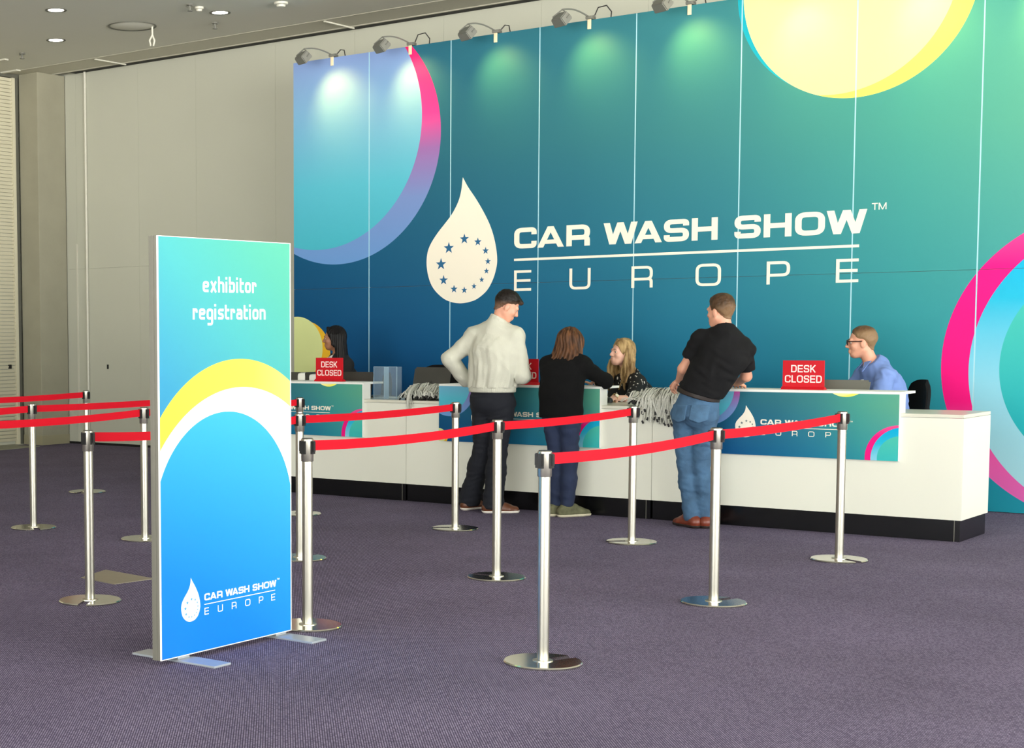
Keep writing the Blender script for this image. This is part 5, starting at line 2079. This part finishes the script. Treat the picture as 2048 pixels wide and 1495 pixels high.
for q in (-1, 1):
    a = cn + fw * .060 + J['side'] * q * .012
    b = cn + fw * .035 + J['side'] * q * .062 + V(0, 0, .01)
    t = cn + fw * .098 + J['side'] * q * .050 - V(0, 0, .072)
    mb.prism([(0, 0), (1, 0), (2, 0)], lambda i, _: (a, b, t)[int(i)] + fw * .012, lambda i, _: (a, b, t)[int(i)] + fw * .003)
mb.build('collar_point', SHIRT, sh, loc)
pf = lambda z: None
mb = MB()
bt = MB()
for i in range(5):
    z = 1.085 - .075 * i
    cc = J['waist'] + (J['chest'] - J['waist']) * ((z - J['waist'][2]) / (J['chest'][2] - J['waist'][2]))
    p = cc + fw * (.152 - .01 * (i == 0))
    bm = bmesh.new()
    bmesh.ops.create_cone(bm, cap_ends=True, segments=12, radius1=.007, radius2=.006, depth=.022)
    one = MB()
    one.bm(bm, Matrix.Translation(p) @ Vector(fw).to_track_quat('Z', 'Y').to_matrix().to_4x4())
    one.build('button', M['whitepl'], sh, loc)
trousers(J, P, loc, NAVY, .014, V(0, 0, .72), seed=51, amp=.004, hem=.06)
for q in 'LR':
    shoe(J, q, P, loc, M['clip'], DSOLE)
cap_hair(J['head'], R, 1.03, P, loc, fade_mat('cropped_faded_hair', (128, 102, 74), (74, 54, 38), J['head'], R, loc, .06, .105, 1.03, .1), .006, .070, -.062, .008, top=.006, name='hair', amp=.0015, taper=.045)
gl = MB()
T = lambda p: J['head'] + R @ (np.asarray(p, float) * 1.03)
for q in (-1, 1):
    pts = [T((q * .032 + .024 * math.cos(a) * (1 if abs(math.cos(a)) < .8 else 1.0), .103, .003 + .018 * math.sin(a))) for a in np.linspace(0, 2 * PI, 21)]
    gl.tube(pts, .0040, 6)
    gl.tube([T((q * .055, .101, .010)), T((q * .074, .06, .010)), T((q * .079, .0, .008)), T((q * .079, -.016, -.006))], .0042, 6)
gl.tube([T((-.009, .104, .008)), T((0, .107, .011)), T((.009, .104, .008))], .0026, 6)
gl.build('glasses', mat('dark_brown_frame', (40, 20, 18), .3), P, loc)

# ---- woman with long black hair seated at the left desk
J = dict(pelvis=V(1.432, -.90, .66), waist=V(1.422, -.93, .81), chest=V(1.387, -1.0, 1.03), neck=V(1.350, -1.055, 1.268),
         side=V(-.66, .75, 0), w=(.152, .112, .132, .100, .152, .110),
         shR=V(1.195, -.93, 1.170), elR=V(1.122, -1.08, .95), wrR=V(1.182, -1.33, .91),
         shL=V(1.497, -1.12, 1.165), elL=V(1.532, -1.22, .93), wrL=V(1.362, -1.44, .915),
         hipL=V(1.482, -.96, .62), knL=V(1.352, -1.28, .59), anL=V(1.372, -1.24, .12), toeL=V(-.4, -.9, 0),
         hipR=V(1.352, -.87, .62), knR=V(1.152, -1.14, .59), anR=V(1.172, -1.10, .12), toeR=V(-.5, -.85, 0),
         head=V(1.335, -1.10, 1.428), hf=V(-.90, -.44, -.02), thigh=.082, calf=.054)
P, loc, R = make_person('person with long black hair in black blazer seated behind the left red sign', J, M['skin3'], M['lip3'], H_BLACK, fem=True, scale=.93, hs=.98,
                        hands={'L': (V(-.75, -.6, 0), V(0, 0, -1), .3), 'R': (V(.3, -.9, 0), V(0, 0, -1), .3)})
lo, hi = garment(J)
lo[2] = .58
F = Field(lo, hi, .007)
limbs(F, J, ('torso',), .020, .03, .98)
F.ecap(V(1.432, -.91, .66), V(1.402, -.98, 1.0), (.168, .130), (.166, .128), J['side'], .05)
limbs(F, J, ('arms',), .02, .03, .98, .95)
F.warp(lambda P_: .004 * fbm(P_, 1.0, 65, (14, 14, 9)))
fw = nrm(np.cross(J['side'], V(0, 0, 1)))
if fw @ V(-.6, -.8, 0) < 0:
    fw = -fw
F.ecap(J['neck'] + fw * .10 + V(0, 0, .03), J['neck'] + fw * .16 - V(0, 0, .20), (.088, .095), (.014, .05), J['side'], .008, True)
F.cut(J['neck'] + V(0, 0, .035), V(-.3, -.3, 1))
F.build('blazer', BLAZER, P, loc)
F = Field(lo, hi, .006)
limbs(F, J, ('torso',), .012, .03, .90)
ring(F, J['neck'] + V(-.01, -.012, .0), nrm(V(-.35, -.3, 1)), .060, .013, .01)
for q in (-1, 1):
    F.ecap(J['neck'] + fw * .062 + J['side'] * q * .03 + V(0, 0, .03), J['neck'] + fw * .120 + J['side'] * q * .050 - V(0, 0, .05), (.030, .012), (.026, .012), J['side'], .01)
F.ell(J['neck'] + fw * .055 + V(0, 0, .03), frame(fw), V(.032, .045, .07), .01, True)
F.cut(J['neck'] + V(0, 0, .025), V(-.4, -.35, 1))
F.cut(V(0, 0, .80), (0, 0, -1))
F.build('blouse', BLOUSE, P, loc)
trousers(J, P, loc, NAVY, .014, V(0, 0, .74), seed=61, amp=.004, hem=.06)
for q in 'LR':
    shoe(J, q, P, loc, M['clip'], DSOLE)
c = J['head']
hs = .98
F = Field(c - V(.3, .3, .42), c + V(.3, .3, .2), .005)
T = lambda p: c + R @ (np.asarray(p, float) * hs)
F.ell(T((0, -.022, .040)), R, V(.084, .104, .092) * hs, .02)
F.ecap(T((0, -.06, .0)), T((0, -.095, -.25)), (.085, .062), (.095, .050), R[:, 0], .04)
for q in (-1, 1):
    F.ecap(T((q * .070, -.045, .03)), T((q * .085, -.085, -.23)), (.024, .042), (.026, .040), R[:, 0], .03)
    F.chain([T((q * .045, .05, .105)), T((q * .074, .018, .04)), T((q * .080, -.006, -.06)), T((q * .074, .03 if q > 0 else -.05, -.17 if q > 0 else -.10))], [.014, .014, .012, .006], .02)
def straight(P_):
    q = (P_ - c) @ R
    a = np.arctan2(q[:, 0], q[:, 1] + .03)
    return .003 * np.sin(a * 30 + 5 * q[:, 2])
F.warp(straight)
F.ell(T((0, .100, -.025)), R, V(.085, .092, .105) * hs, .010, True)
F.build('hair', H_BLACK, P, loc)
